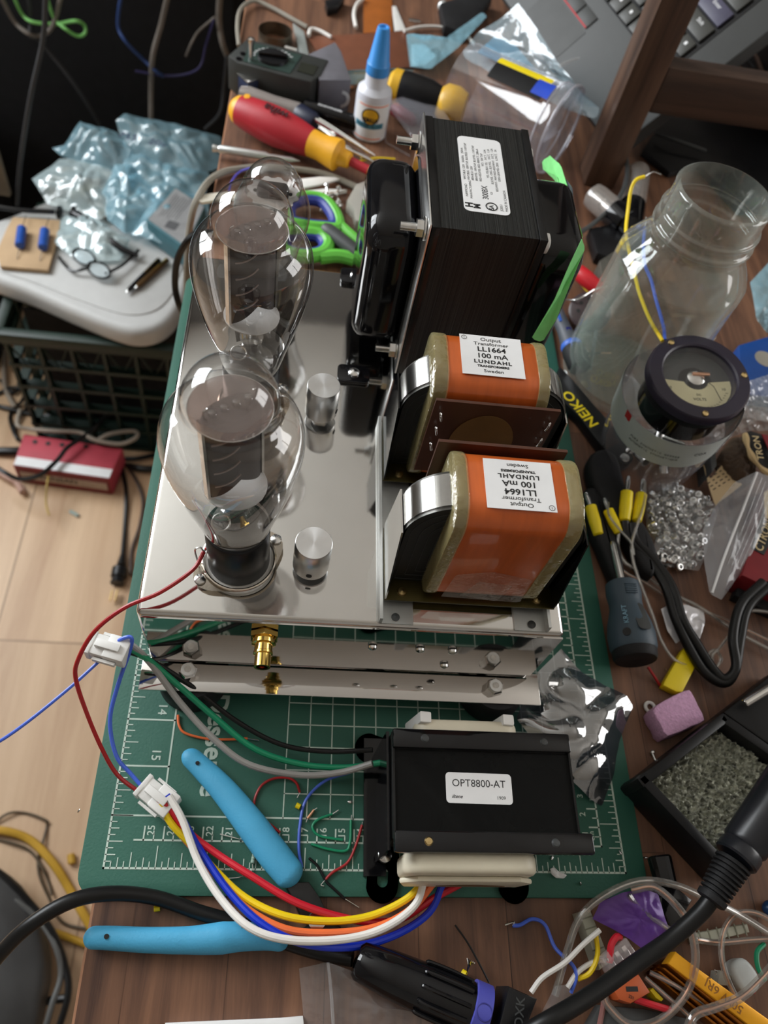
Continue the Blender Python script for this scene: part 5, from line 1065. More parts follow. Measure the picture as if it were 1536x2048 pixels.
slab('dark_gap_piece', [(880, 5), (920, -6), (985, -6), (960, 30), (925, 62), (890, 50)], T, .010, MT['matt'], 'black soft object in front of the laptop edge', 'pouch', bev=.002)  # black slab added to fill the dark gap beside the laptop
# wooden frame
m_fr = wood('frame_wood', rgb(44, 30, 24), rgb(112, 84, 66), 40, None, .45, 'Z'); m_frx = wood('frame_wood_rail', rgb(38, 26, 21), rgb(96, 72, 58), 40, None, .5, 'X')
b_ = at(1192, 356, T); wf = thing('wooden_stand', (b_.x, b_.y, T), 'dark stained wooden stand, one post and a cross rail, over the laptop corner', 'stand')
obj('post', G().box((b_.x, b_.y, .30), (.032, .032, .605), bev=.0015), m_fr, wf); obj('post', G().box((b_.x+.46, b_.y, .30), (.036, .036, .605), bev=.0015), m_fr, wf)
obj('cross_rail', G().box((b_.x+.23, b_.y, .096), (.424, .022, .042), bev=.0015), m_frx, wf)
slab('black_case', [(1285, 300), (1330, 232), (1420, 235), (1560, 250), (1580, 420), (1480, 420), (1400, 330), (1340, 345)], T, .0045, MT['black'], 'black flat case under the wooden cross rail', 'case', bev=.002)
obj('strip_handle', G().tube([at(1312, 268, .012), at(1350, 280, .014), at(1412, 302, .012)], .002, 8), MT['grey'], None, 'thin dark grey handle lying on the black case', 'handle')
wire('brown_cable', [(1496, 92, .02), (1512, 110, .03), (1528, 150, .03), (1560, 200, .02)], .0022, M('brown_cable', rgb(96, 74, 62), .5), 'brown cable at the top right edge', 'cable')
wire('black_cable', [(1470, 108, .01), (1500, 125, .02), (1530, 165, .02), (1570, 240, .01)], .0022, MT['cable'], 'black cable next to the brown cable at the top right', 'cable')
# clear cup lying on its side
cp = th('plastic_cup', (1040, 220, T), 'clear plastic cup lying on its side with black and yellow sticker', 'cup')
a, b = (1122, 262, .040), (925, 165, .035); L = length(a, b)
rod('cup_wall', a, b, [(0, .001), (.0385, .001), (.0405, -.001), (.0415, .002), (.0400, .006), (.0392, .012), (.0385, .013), (.036, L)], MT['clear'], parent=cp, n=56, cap=False, ang=80)
for k in range(3):
    o_ = frame(at(*a), at(*b)); obj('base_rib', G().tube([o_ @ Vector((0, 0, .0005)), o_ @ Vector((.038*math.cos(.6+2.1*k), .038*math.sin(.6+2.1*k), .0005))], .0008, 6, sm=False), MT['clear'], cp)
A, B = at(*a), at(*b); FM = frame(A, B)
m_rimc = film('cup_rim', (.9, .9, .93), (.80, .80, .86), .45, .05, 2, edge=.4)
obj('cup_rim', G().torus(.0405, .0010, FM @ Matrix.Translation((0, 0, .0015)), 56, 8), m_rimc, cp); obj('cup_rim', G().torus(.0395, .0007, FM @ Matrix.Translation((0, 0, .0125)), 56, 8), m_rimc, cp)
def cupband(name, a0, a1, t0, t1, r, m, lb): return obj(name, G().sheet(lambda u, v: FM @ Vector(((r-.004*(t0+(t1-t0)*v)/L)*math.cos(a0+(a1-a0)*u), (r-.004*(t0+(t1-t0)*v)/L)*math.sin(a0+(a1-a0)*u), t0+(t1-t0)*v)), 10, 8), m, cp, lb, ang=80)
cupband('sticker', -.70, -.25, .020, .078, .0412, MT['black'], 'black sticker'); cupband('sticker_edge', -.25, -.06, .020, .078, .0413, MT['yellow'], 'yellow sticker edge'); cupband('sticker_panel', -.62, -.22, .014, .032, .0416, M('sticker_blue', rgb(30, 70, 190), .4), 'blue sticker panel')
# chunky yellow-black screwdriver behind
t = th('screwdriver', (850, 170, T), 'chunky black and yellow screwdriver lying behind the glue bottle', 'screwdriver')
a, b = (786, 172, .018), (905, 210, .018); L = length(a, b); m_yo = M('amber_yellow', rgb(222, 172, 40), .4, var=.08)
rod('handle_cap', a, b, [(.012, -.004), (.0165, 0), (.0165, .008)], m_yo, parent=t); rod('handle', a, b, [(.0165, .008), (.0175, .014), (.0165, L*.6), (.0130, L*.8)], MT['black'], parent=t); rod('handle_collar', a, b, [(.013, L*.78), (.0175, L*.86), (.0180, L*1.05), (.014, L*1.2), (0, L*1.22)], m_yo, parent=t)
bxp = th('clear_box', (820, 260, T), 'clear plastic box corner beside the glue bottle', 'box')
obj('box_edge', G().tube([at(770, 205, .02), at(860, 180, .02)], .0008, 6, sm=False).tube([at(770, 205, .02), at(812, 250, .02), at(835, 290, .015)], .0008, 6, sm=False).tube([at(772, 285, T+.001), at(820, 312, T+.001)], .0008, 6, sm=False).tube([at(770, 205, .02), at(772, 285, T+.001)], .0008, 6, sm=False), MT['clear'], bxp)
slab('box_lid', [(770, 205), (862, 180), (900, 240), (835, 290)], .019, .020, MT['clear'], parent=bxp)
rod('red_grip', (785, 215, .008), (842, 255, .008), [(.004, 0), (.0065, .003), (.0065, .025), (.004, .03)], M('dull_red_grip', rgb(120, 34, 46), .5), 'dull red tool grip inside the clear box', 'tool grip')
# blue and clear bags at the top
bag('blue_bag', [(820, 134, .004), (812, 68, .004), (850, 82, .008), (898, 80, .010), (930, 48, .014), (966, 24, .018), (974, 34, .018), (915, 96, .012), (862, 138, .006)], MT['blue_bag'], 'blue zip bag with a printed slip at the top of the desk', 'bag', .002, 50, .001, 81)
slab('printed_slip', [(822, 88), (850, 90), (872, 112), (850, 130), (824, 132)], .0002, .0008, MT['paper'], 'white printed slip under the blue zip bag', 'slip', bev=0)
bag('blue_bag', [(1036, 6, 0.090), (1062, 40, 0.088), (1088, 80, 0.084), (1112, 120, 0.080), (1150, 170, 0.074), (1200, 218, 0.064), (1192, 238, 0.060), (1120, 215, .052), (1020, 165, .052), (930, 120, .034), (925, 104, .030), (955, 66, 0.058), (1000, 38, 0.074)], film('clear_blue_bag', (.74, .86, .92), (.42, .54, .60), .34, .1, 2.2, bump=.7, bscale=50, edge=.2), 'large clear blue bag between the cup and the laptop', 'bag', .004, 40, .004, 82, rings=14, spokes=80)
slab('blue_slip', [(994, 68), (1030, 90), (1095, 165), (1030, 140), (955, 104)], .053, .0535, M('light_blue_slip', rgb(118, 160, 186), .7), 'plain light blue slip inside the large blue bag', 'slip', bev=0)
obj('twisted_film', G().tube([at(1120, 132, .085), at(1140, 122, .088), at(1158, 116, .090)], lambda t: .0022-.001*t, 7), MT['poly'], None, 'twisted clear film end against the laptop', 'film')
# ---------- glue bottle ----------
gb0 = at(738, 262, 0); ztop = .10
lo_, hi_ = .03, .2
for _ in range(40):
    ztop = (lo_+hi_)/2
    if at(762, 45, ztop).y > gb0.y: lo_ = ztop
    else: hi_ = ztop
gb = thing('glue_bottle', (gb0.x, gb0.y, T), 'white glue bottle with a tall blue conical cap, standing at the back', 'bottle')
h = ztop; GM = TR(gb0.x, gb0.y, T); m_gw = M('milky_polythene', rgb(214, 216, 224), .35, var=.03, sss=.4)
obj('bottle_body', G().lathe([(.0150, 0), (.0166, .002), (.0168, .40*h), (.0160, .45*h), (.0112, .49*h), (.0106, .50*h), (.0103, .62*h)], GM, 44), m_gw, gb)
obj('nozzle_cap', G().lathe([(.0106, .60*h), (.0108, .61*h), (.0106, .69*h), (.0098, .70*h), (.0056, .985*h), (.0050, h), (.0036, h), (.0030, .985*h), (0, .985*h)], GM, 44), M('sky_blue_cap', rgb(62, 148, 226), .4, var=.03), gb)
def cyl_patch(name, R, a0, a1, z0, z1, m, lb, oval=False, par=None):
    def f(u, v):
        if oval:
            an = 2*PI*u; q = v; a = (a0+a1)/2+(a1-a0)/2*q*math.cos(an); z = (z0+z1)/2+(z1-z0)/2*q*math.sin(an)
        else: a = a0+(a1-a0)*u; z = z0+(z1-z0)*v
        return GM @ Vector((R*math.cos(a), R*math.sin(a), z))
    return obj(name, G().sheet(f, 36, 6), m, par or gb, lb, ang=80)
c0 = -PI/2-.02
cyl_patch('paper_label', .01695, c0-1.1, c0+1.1, .03*h, .39*h, MT['paper'], 'white label')
cyl_patch('label_stripe', .01705, c0-.85, c0+1.0, .365*h, .375*h, MT['worg'], 'orange stripe'); cyl_patch('label_stripe', .01705, c0-1.0, c0+.7, .045*h, .055*h, MT['worg'], 'orange stripe')
cyl_patch('name_band', .01708, c0-1.0, c0+.75, .150*h, .205*h, M('teal_band', rgb(70, 134, 156), .5), 'teal name band')
lgp = cyl_patch('emblem', .01715, c0-.62, c0+.42, .19*h, .35*h, MT['ink'], 'black oval emblem', True); cyl_patch('emblem_field', .01722, c0-.54, c0+.34, .20*h, .34*h, m_yo, None, True, lgp)
g = G()
for i, c_ in enumerate('GORILLA'):
    a = c0-.44+.115*i; g.text(c_, .0058, GM @ Matrix.Translation((.0173*math.cos(a), .0173*math.sin(a), .235*h)) @ Matrix.Rotation(a+PI/2, 4, 'Z') @ Matrix.Rotation(PI/2, 4, 'X'), .0001, .02)
for i, c_ in enumerate('SUPER GLUE'):
    a = c0-.80+.15*i
    if c_ != ' ': g.text(c_, .0034, GM @ Matrix.Translation((.0172*math.cos(a), .0172*math.sin(a), .177*h)) @ Matrix.Rotation(a+PI/2, 4, 'Z') @ Matrix.Rotation(PI/2, 4, 'X'), .0001, .01)
obj('emblem_lettering', g, MT['ink'], lgp)
# ---------- red and yellow screwdriver ----------
m_wr = M('screwdriver_red', rgb(176, 34, 46), .45, var=.05); m_wy = M('screwdriver_yellow', rgb(236, 170, 34), .45, var=.05)
t = th('screwdriver', (580, 265, T), 'big red and yellow insulated screwdriver lying across the back of the desk', 'screwdriver')
a, b = (466, 214, .0175), (692, 318, .0170); L = length(a, b)
rod('end_cap', a, b, [(0, -.001), (.008, 0), (.0118, .004), (.0132, .008)], m_wy, 'yellow end cap', parent=t)
rod('grip', a, b, [(.0132, .008), (.0150, .016), (.0170, L*.30), (.0172, L*.42), (.0150, L*.58), (.0122, L*.70)], m_wr, 'red grip', parent=t, n=40)
rod('grip_collar', a, b, [(.0122, L*.70), (.0118, L*.78), (.0136, L*.88), (.0142, L*.93), (.0085, L*.955), (.0070, L*1.03), (.005, L*1.04)], m_wy, 'yellow collar', parent=t, n=40)
rod('insulated_shaft', (690, 317, .0165), (780, 362, .014), [(.0042, 0), (.0042, .05)], m_wr, 'red insulated shaft', parent=t)
A, B = at(*a), at(*b); ax_ = (B-A).normalized(); u_ = Vector((0, 0, 1)).cross(ax_).normalized()
c = A+ax_*.014+Vector((0, 0, 1))*.0142+u_*.002; obj('grip_dot', G().lathe([(0, .0012), (.0030, .0010), (.0030, 0)], frame(c, c+Vector((0, -.2, 1))-ax_*.12), 20, cap=False), m_wy, t)
c = A+ax_*L*.40+Vector((0, 0, 1))*.0176-u_*.003; g = G(); g.text('wiha', .0135, flat(c, c-ax_, (0, -.12, 1)), .0002, .012, shear=.15); obj('printed_name', g, M('print_dark', rgb(60, 16, 22), .6), t)
# ---------- multimeter ----------
m_dm = M('meter_case_grey', rgb(50, 52, 50), .5, var=.08); t = th('multimeter', (550, 170, T), 'dark grey pocket multimeter with a round selector at the back left', 'multimeter')
slab('case', [(456, 110), (494, 76), (560, 92), (657, 119), (642, 148), (622, 163), (560, 148), (474, 124)], T, .030, m_dm, parent=t, bev=.002)
slab('face_plate', [(500, 84), (604, 110), (580, 147), (486, 122)], .0301, .0306, M('face_green', rgb(40, 60, 54), .5), parent=t, bev=0)
P = at(546, 116, .0306); obj('selector', G().lathe([(.0150, 0), (.0140, .002), (0, .002)], TR(P.x, P.y, .0306), 36).box((P.x, P.y, .0340), (.028, .0045, .004), None, .001), MT['black'], t)
slab('display', [(603, 124), (636, 132), (626, 150), (594, 141)], .0301, .0308, M('lcd_dark', rgb(44, 46, 38), .2), parent=t, bev=0)
g = G()
for k in range(12): a_ = .4+k*.25; g.box((P.x+.0185*math.cos(a_), P.y+.0165*math.sin(a_), .0308), (.0028, .0012, .0002))
obj('range_marks', g, MT['paper'], t)
for q in ((478, 118), (486, 108)): p_ = at(*q, .0302); obj('input_jack', G().lathe([(.003, 0), (.003, .0006), (.0015, .0006), (.0015, 0)], TR(p_.x, p_.y, .0302), 18), MT['gloss'], t)
t = th('toggle_switch', (497, 160, T), 'chrome toggle switch with blue body in front of the multimeter', 'switch')
slab('switch_body', [(468, 142), (502, 126), (530, 156), (496, 168)], T, .018, M('navy_body', rgb(24, 36, 66), .5), parent=t); slab('mounting_plate', [(466, 138), (501, 121), (531, 151), (495, 165)], .0182, .0196, MT['steel'], parent=t, bev=.0002)
P = at(502, 143, .0196); obj('threaded_bush', G().lathe([(.0062, .0196), (.0062, .0225), (.004, .0225), (.004, .028)], TR(P.x, P.y, 0), 18), MT['tin'], t); obj('lever', G().lathe([(.0022, 0), (.0024, .018), (.0033, .020), (.0033, .023), (0, .024)], TR(P.x, P.y, .0275), 18), MT['steel'], t)
# ---------- small things around the back ----------
t = th('hose_clamp', (548, 80, T), 'round steel hose clamp standing on the desk behind the multimeter', 'clamp'); P = at(550, 80, .0)
obj('clamp_band', G().lathe([(.0178, T), (.0178, .010), (.0172, .010), (.0172, T), (.0178, T)], TR(P.x, P.y, 0), 48, cap=False), M('dull_steel', rgb(120, 112, 98), .3, .9), t); p_ = at(582, 98, .006); obj('clamp_screw', G().cyl((p_.x-.006, p_.y, .006), (p_.x+.006, p_.y-.003, .006), .003, n=14), MT['tin'], t)
slab('grey_sheet', [(610, 112), (670, 84), (682, 102), (702, 160), (640, 160)], T, .0285, M('grey_card', rgb(104, 102, 108), .6), 'plain grey card block behind the multimeter', 'card', bev=.0004)
slab('brown_card', [(615, 73), (812, 62), (826, 134), (660, 142)], T, T+.002, M('brown_board', rgb(116, 68, 46), .5, var=.1), 'reddish brown board lying behind the glue bottle', 'board', bev=.0002)
slab('orange_ruler', [(727, -30), (784, -30), (785, 63), (727, 66)], T, T+.0015, M('orange_wood', rgb(164, 92, 34), .4, var=.12), 'orange wooden strip at the top edge', 'ruler', bev=.0002)
slab('white_strip', [(783, 12), (792, 12), (812, 60), (790, 62)], T, T+.0014, MT['white'], 'white strip right of the orange wooden strip', 'strip', bev=.0002)
wire('white_cable', [(478, 92, T+.002), (475, 50, .001), (482, 18, .002), (508, 2, .002), (545, 16, .001), (585, 38, .001), (614, 54, .001)], .0023, MT['greyc'], 'off-white cable bending round the desk corner at the top', 'cable')
wire('white_cable', [(617, 72, .001), (622, 58, .001), (640, 62, .001), (662, 74, .001)], .0020, MT['wwht'], 'short white cable end left of the brown board', 'cable')
wire('white_cable', [(728, -4, .001), (713, 10, .001), (708, 30, .001), (712, 55, .001)], .0022, MT['wwht'], 'short white cable left of the orange strip', 'cable')
wire('white_cable', [(808, 62, .001), (840, 54, .001), (880, 54, .001), (925, 66, .001), (950, 90, .001)], .0018, MT['wwht'], 'thin white cable arching behind the blue zip bag', 'cable')
slab('black_stub', [(650, 0), (690, -8), (676, 10), (655, 16)], T, .006, MT['black'], 'small black plastic stub at the top edge', 'plastic part')
p_ = at(886, 12, .004); obj('silver_bulb', G().sphere((p_.x, p_.y, T+.0065), .0065, 20), MT['alud'], None, 'small frosted silver ball at the top edge', 'bulb')
p_ = at(830, 38, 0); obj('metal_tab', G().box((p_.x, p_.y, T+.001), (.014, .005, .002), None, .0004), MT['tin'], None, 'small shiny metal tab on the desk', 'tab')
bag('clear_sleeve', [(625, 152, .010), (700, 140, .014), (800, 136, .012), (830, 140, .008), (790, 160, .004), (700, 170, .004), (640, 172, .004)], MT['blue_bag'], 'bluish clear sleeve lying across behind the glue bottle', 'sleeve', .001, 60, .002, 91)
slab('metal_strip', [(586, 45), (608, 62), (618, 110), (600, 108)], T, .004, film('strip_film', (.8, .85, .85), (.5, .54, .52), .5, .15, 2), 'translucent strip beside the hose clamp', 'strip')
t = th('coil_spring', (675, 180, T), 'silver ribbed cap beside the multimeter', 'cap'); a, b = (668, 150, .009), (682, 198, .009); L = length(a, b)
rod('ribbed_shell', a, b, sum([[(.0075, L*k/5), (.0090, L*(k+.3)/5), (.0090, L*(k+.6)/5), (.0075, L*(k+.9)/5)] for k in range(5)], [])+[(.0088, L), (.0088, L*1.02), (.0055, L*1.02), (.0052, L*.98)], MT['alud'], parent=t)
for k in range(5): p_ = at(684+k*5, 150+(k*37 % 22), .004); obj('copper_lug', G().box((0, 0, 0), (.006, .004, .0015), TR(p_.x, p_.y, T+.003, k), .0004), MT['copper'], None, 'copper lug beside the silver ribbed cap', 'lug', 'copper lugs behind the pen')
t = th('marker_pen', (660, 225, T), 'black pen with white lettering in front of the ribbed cap', 'pen'); a, b = (606, 212, .008), (712, 246, .008); L = length(a, b); rod('pen_barrel', a, b, [(.004, 0), (.0072, .002), (.0072, L), (.005, L+.004)], MT['gloss'], parent=t)
A, B = at(*a), at(*b); g = G(); c = (A+B)/2+Vector((0, -.001, .0072)); g.text('SIDEWINDER', .0042, flat(c, B+Vector((0, -.001, .0072))) , .0001, .01); obj('pen_lettering', g, MT['paper'], t)
t = th('screwdriver', (540, 210, T), 'clear smoky-handled screwdriver with a navy ferrule behind the red one', 'screwdriver')
a, b = (478, 188, .009), (598, 226, .009); L = length(a, b); rod('handle', a, b, [(0, 0), (.008, .002), (.0095, .01), (.0085, L*.6), (.0092, L)], film('smoky_handle', (.6, .56, .54), (.42, .37, .34), .5, .1, 2.5, edge=.3), parent=t)
rod('ferrule', (596, 226, .009), (640, 254, .009), [(.0088, 0), (.0094, .002), (.0094, .018), (.008, .022)], M('navy_ferrule', rgb(28, 34, 56), .4), parent=t); rod('shaft', (640, 254, .009), (668, 272, .009), [(.0022, 0), (.0022, .02)], MT['steel'], parent=t)
def tweez(p0, p1, p2, label, z=.003):
    t = th('tweezers', p0+(T,), label, 'tweezers')
    for s_ in (-3, 4):
        a_, b_, c_ = [at(q[0]+s_*f_*.4, q[1]+s_*f_, z+.001*(s_ > 0)) for q, f_ in ((p0, .3), (p1, 1), (p2, .1))]
        obj('tweezer_arm', G().tube([a_, b_, c_], lambda q: .0026*(1-.75*q)+.0004, 8, flatk=.8), MT['steel'], t)
    return t
tweez((600, 222), (660, 255), (750, 312), 'upper steel tweezers running toward the mains transformer', .012)
tweez((590, 262), (670, 285), (760, 330), 'lower steel tweezers behind the red screwdriver', .006)
t = th('precision_tool', (520, 305, T), 'thin satin metal scriber sticking out left of the desk edge', 'scriber'); a, b = (425, 296, .005), (600, 322, .005); L = length(a, b)
rod('scriber_body', a, b, [(.0032, 0), (.0034, .001), (.0024, .005), (.0036, .007), (.0036, L*.6), (.0024, L*.64), (.0024, L*.9), (.0004, L)], MT['alud'], parent=t)
wire('grey_cable', [(372, 600, -.10), (374, 520, -.05), (380, 450, -.02), (396, 395, .0), (430, 352, .001), (490, 336, .001), (560, 336, .001), (640, 346, .001), (700, 368, .001), (760, 400, .001)], .0030, MT['greyc'], 'beige flat cable crossing the desk behind the valves', 'cable')
wire('black_cable', [(430, 466, .0015), (400, 466, .0015), (376, 480, -.004), (355, 520, -.03), (350, 570, -.06), (358, 610, -.08), (372, 640, -.11)], .0030, MT['cable'], 'black cable hanging off the desk edge left of the valves', 'cable')
wire('violet_wire', [(458, 382, .0), (464, 362, .001), (478, 345, .001), (500, 336, .005)], .0009, M('violet_wire', rgb(88, 82, 190), .4), 'thin violet wire behind the small valve', 'wire')
wire('yellow_wire', [(694, 325, .001), (720, 322, .003), (752, 316, .003), (790, 318, .001)], .0010, MT['wyel'], 'thin yellow wire beyond the screwdriver collar', 'wire')
m_st2 = M('pale_stick', rgb(222, 216, 200), .6, var=.05)
slab('wooden_stick', curvy([(397, 396), (402, 389), (440, 384), (470, 384), (470, 396), (440, 398), (404, 404)], 2), T, .0, m_st2, 'pale flat stick poking out left behind the middle valve', 'stick')
slab('paper_spike', [(596, 358), (640, 353), (690, 355), (650, 366), (600, 376)], .001, .003, MT['white'], 'upper white pointed strip right of the small valve', 'strip', bev=.0002)
slab('paper_spike', [(596, 382), (650, 377), (694, 379), (650, 388), (600, 394)], T, .001, MT['white'], 'lower white pointed strip above the scissors', 'strip', bev=.0002)
# scissors
m_sg = M('scissor_green', rgb(102, 190, 70), .4, var=.06); m_sb = M('scissor_blue', rgb(48, 62, 142), .45, var=.06)
t = th('scissors', (640, 450, T), 'green and blue handled scissors lying behind the chassis', 'scissors')
def loop(pts, z, r, m, lb): P3 = [at(x, y, z) for x, y in pts]; return obj('finger_loop', G().tube(P3+P3[:2], r*1.2, 10, 5), m, t, lb)
u1 = [(575, 442), (574, 412), (592, 398), (622, 394), (650, 402), (672, 430), (676, 456), (648, 456), (610, 452)]
u2 = [(572, 470), (600, 466), (640, 470), (656, 490), (642, 508), (600, 512), (566, 498)]
loop(u1, .007, .0046, m_sg, 'green outer loop'); loop([(620+(x-620)*.86, 430+(y-430)*.84) for x, y in u1], .0065, .0042, m_sb, 'blue inner loop')
loop(u2, .007, .0050, m_sg, 'green outer loop'); loop([(610+(x-610)*.84, 489+(y-489)*.80) for x, y in u2], .0065, .0040, m_sb, 'blue inner loop')
obj('handle_arm', G().tube([at(676, 448, .007), at(700, 470, .007), at(735, 500, .006)], .0050, 10), m_sg, t); obj('handle_arm', G().tube([at(640, 515, .006), at(680, 512, .007), at(730, 525, .006)], .0058, 10), m_sg, t)
obj('pivot_grip', G().tube([at(648, 456, .010), at(690, 488, .010), at(730, 520, .009)], lambda q: .0066 if q > .05 else .005, 12), MT['grey'], t, 'dark grey grip')
p0 = None; random.seed(9)
for k in range(16):
    x, y = 648+random.uniform(0, 30), 384+random.uniform(0, 1)*48; p_ = at(x, y, 0)
    if p0 is None:
        p0 = obj('small_screw', G().lathe([(.0011, 0), (.0011, .006), (.0026, .0062), (.0026, .0075), (0, .0082)], None, 10), MT['tin'], None, 'tiny steel screw in the little pile beside the scissors', 'screw', 'tiny screws by the scissors', origin=(0, 0, 0)); o = p0
    else: o = p0.copy(); COL.objects.link(o)
    o.matrix_basis = Matrix.Translation((p_.x, p_.y, T+.003+.001*(k % 3))) @ Euler((PI/2+random.uniform(-.3, .1), 0, random.uniform(0, 6))).to_matrix().to_4x4()
slab('clear_clip', [(694, 400), (712, 368), (735, 360), (740, 450), (712, 440), (708, 415)], T, .010, film('milky_clear', (.85, .84, .8), (.6, .58, .52), .5, .15, 1.5, edge=.2), 'milky clear plastic clip beside the mains transformer', 'clip', bev=.001)
# ================= crate with lid, floor things =================
m_cr = M('crate_green', rgb(8, 34, 24), .5, var=.2); cx0_, cx1_, cy0_, cy1_, cz = -.352, -.015, .768, 1.06, -.445
cr = thing('plastic_crate', ((cx0_+cx1_)/2, (cy0_+cy1_)/2, FL), 'dark green lattice crate on the floor beside the desk, grey lid on top', 'crate')
obj('rim', G().box(((cx0_+cx1_)/2, cy0_, cz-.008), (cx1_-cx0_+.02, .016, .018), None, .003), m_cr, cr); obj('rim', G().box((cx0_, (cy0_+cy1_)/2, cz-.008), (.016, cy1_-cy0_, .018), None, .003), m_cr, cr)
obj('rim', G().box((cx1_, (cy0_+cy1_)/2, cz-.008), (.016, cy1_-cy0_, .018), None, .003), m_cr, cr); obj('rim', G().box(((cx0_+cx1_)/2, cy1_, cz-.008), (cx1_-cx0_, .016, .018), None, .003), m_cr, cr)
for k in range(8): x = cx0_+.004+(cx1_-cx0_-.008)*k/7; obj('lattice_post', G().box((x, cy0_+.006, (FL+cz)/2), (.005, .012, cz-FL-.01)), m_cr, cr)
for k in range(6): z = FL+.006+(cz-FL-.02)*k/5.2; obj('lattice_bar', G().box(((cx0_+cx1_)/2, cy0_+.006, z), (cx1_-cx0_, .014, .007)), m_cr, cr); obj('lattice_bar', G().box((cx0_+.006, (cy0_+cy1_)/2, z), (.014, cy1_-cy0_, .007)), m_cr, cr)
for k in range(5): y = cy0_+.06+k*.055; obj('lattice_post', G().box((cx0_+.006, y, (FL+cz)/2), (.012, .005, cz-FL-.01)), m_cr, cr)
for k in range(7):
    x = cx0_+(cx1_-cx0_)*k/7; w_ = (cx1_-cx0_)/7
    obj('lattice_brace', G().tube([(x, cy0_+.006, cz-.02), (x+w_/2, cy0_+.006, cz-.075), (x+w_, cy0_+.006, cz-.02)], .002, 5, sm=False), m_cr, cr)
obj('inner_panel', G().box(((cx0_+cx1_)/2, cy0_+.06, (FL+cz)/2), (cx1_-cx0_-.04, .004, cz-FL-.02)), MT['matt'], cr, 'dark contents behind the lattice'); obj('crate_floor', G().box(((cx0_+cx1_)/2, (cy0_+cy1_)/2, FL+.004), (cx1_-cx0_, cy1_-cy0_, .008)), m_cr, cr)  # matt black sheet set just behind the front lattice
m_lid = M('lid_grey', rgb(190, 190, 188), .5, var=.03); ZL = -.405
ld = th('storage_lid', (200, 540, ZL), 'light grey rounded plastic lid lying on the crate', 'lid')
lo = [(-70, 470), (-40, 540), (60, 582), (140, 618), (220, 650), (275, 662), (325, 650), (358, 615), (378, 560), (420, 410), (330, 330), (120, 390), (40, 420)]
slab('lid_rim', curvy(lo), cz+.001, ZL, m_lid, parent=ld, bev=.012, seg=4, ang=60)
slab('lid_panel', curvy([(190+(x-190)*.90, 500+(y-500)*.80) for x, y in lo]), ZL-.001, ZL+.002, m_lid, parent=ld, bev=.0015, ang=60)
slab('latch_lip', [(80, 592), (150, 622), (158, 634), (130, 626), (86, 604)], ZL-.030, ZL-.022, m_lid, parent=ld)
m_cb = M('cardboard', rgb(190, 160, 124), .8, var=.07, scale=30); ZB = ZL+.004
t = th('cardboard_piece', (55, 490, ZB), 'scrap of brown cardboard on the lid carrying two blue capacitors', 'cardboard')
slab('card', [(26, 434), (120, 440), (118, 466), (96, 540), (0, 532), (-6, 500), (14, 455)], ZB-.001, ZB+.006, m_cb, parent=t)
for (x, y) in ((42, 474), (88, 478)):
    c_ = obj('capacitor', G().cyl(at(x+2, y-18, ZB+.014), at(x-3, y+18, ZB+.014), .0068, n=20, bev=.001), M('capacitor_blue', rgb(40, 84, 170), .4), None, 'small blue capacitor standing on the cardboard scrap, %s one' % ('left' if x < 60 else 'right'), 'capacitor')
    obj('lead_wire', G().cyl(at(x-3, y+18, ZB+.012), at(x-8, y+44, ZB+.007), .0006, n=6), MT['tin'], c_); obj('lead_wire', G().cyl(at(x+2, y-18, ZB+.014), at(x+10, y-42, ZB+.012), .0006, n=6), MT['tin'], c_)
BB = [([(232, 242, .07), (250, 229, .075), (320, 240, .07), (400, 262, .06), (442, 276, .05), (446, 330, .03), (400, 352, .03), (320, 340, .03), (250, 305, .04)], 'rear blue bag with handwriting, last behind the others', 1),
 ([(160, 243, .06), (232, 264, .06), (262, 300, .05), (240, 345, .03), (180, 330, .03), (122, 312, .03), (104, 296, .03), (128, 290, .04)], 'pale blue bag with a pointed corner, left of the handwritten one', 2),
 ([(64, 358, .02), (120, 318, .03), (200, 330, .03), (260, 360, .03), (250, 400, .02), (200, 440, .01), (140, 420, .01), (95, 408, .01)], 'silvery bag with brown parts at the left of the bag heap', 3),
 ([(240, 300, .04), (330, 330, .04), (420, 350, .03), (410, 400, .02), (330, 420, .02), (262, 380, .03)], 'blue bag across the middle of the heap', 4),
 ([(230, 330, .04), (262, 330, .045), (330, 400, .03), (300, 450, .01), (250, 470, .01), (215, 440, .01), (200, 390, .02)], 'narrow blue bag running down the front of the heap', 5),
 ([(120, 430, .005), (180, 430, .012), (240, 470, .012), (262, 480, .01), (240, 520, .005), (160, 525, .005), (110, 490, .004)], 'thin greenish clear bag in front, over the glasses', 6),
 ([(262, 470, .012), (330, 490, .015), (410, 470, .015), (420, 400, .02), (350, 380, .03), (300, 410, .02)], 'dark blue bag under the grey sticker', 7)]
m_bb = film('antistatic_blue', (.55, .80, .90), (.36, .60, .70), .50, .12, 3, bump=1, bscale=45, edge=.2); m_bb2 = film('silvery_blue', (.7, .85, .88), (.60, .74, .76), .55, .12, 4, bump=1, bscale=60, edge=.2)
for pts, lb, sd_ in BB:
    bag('parts_bag', [(x, y, ZL+.004+z) for x, y, z in pts], m_bb2 if sd_ in (3, 6) else m_bb, lb, 'bag', .012, 22, .012, 100+sd_, rings=14, spokes=80, group='blue parts bags heaped on the lid')
g = G(); c = at(285, 282, ZL+.09); g.text('755   20v', .020, TR(c.x, c.y, ZL+.092, -.15), .0002); obj('handwriting', g, M('marker_ink', rgb(50, 50, 90), .6), [o for o in bpy.data.objects if o.name.startswith('parts_bag')][0], 'handwritten marks')
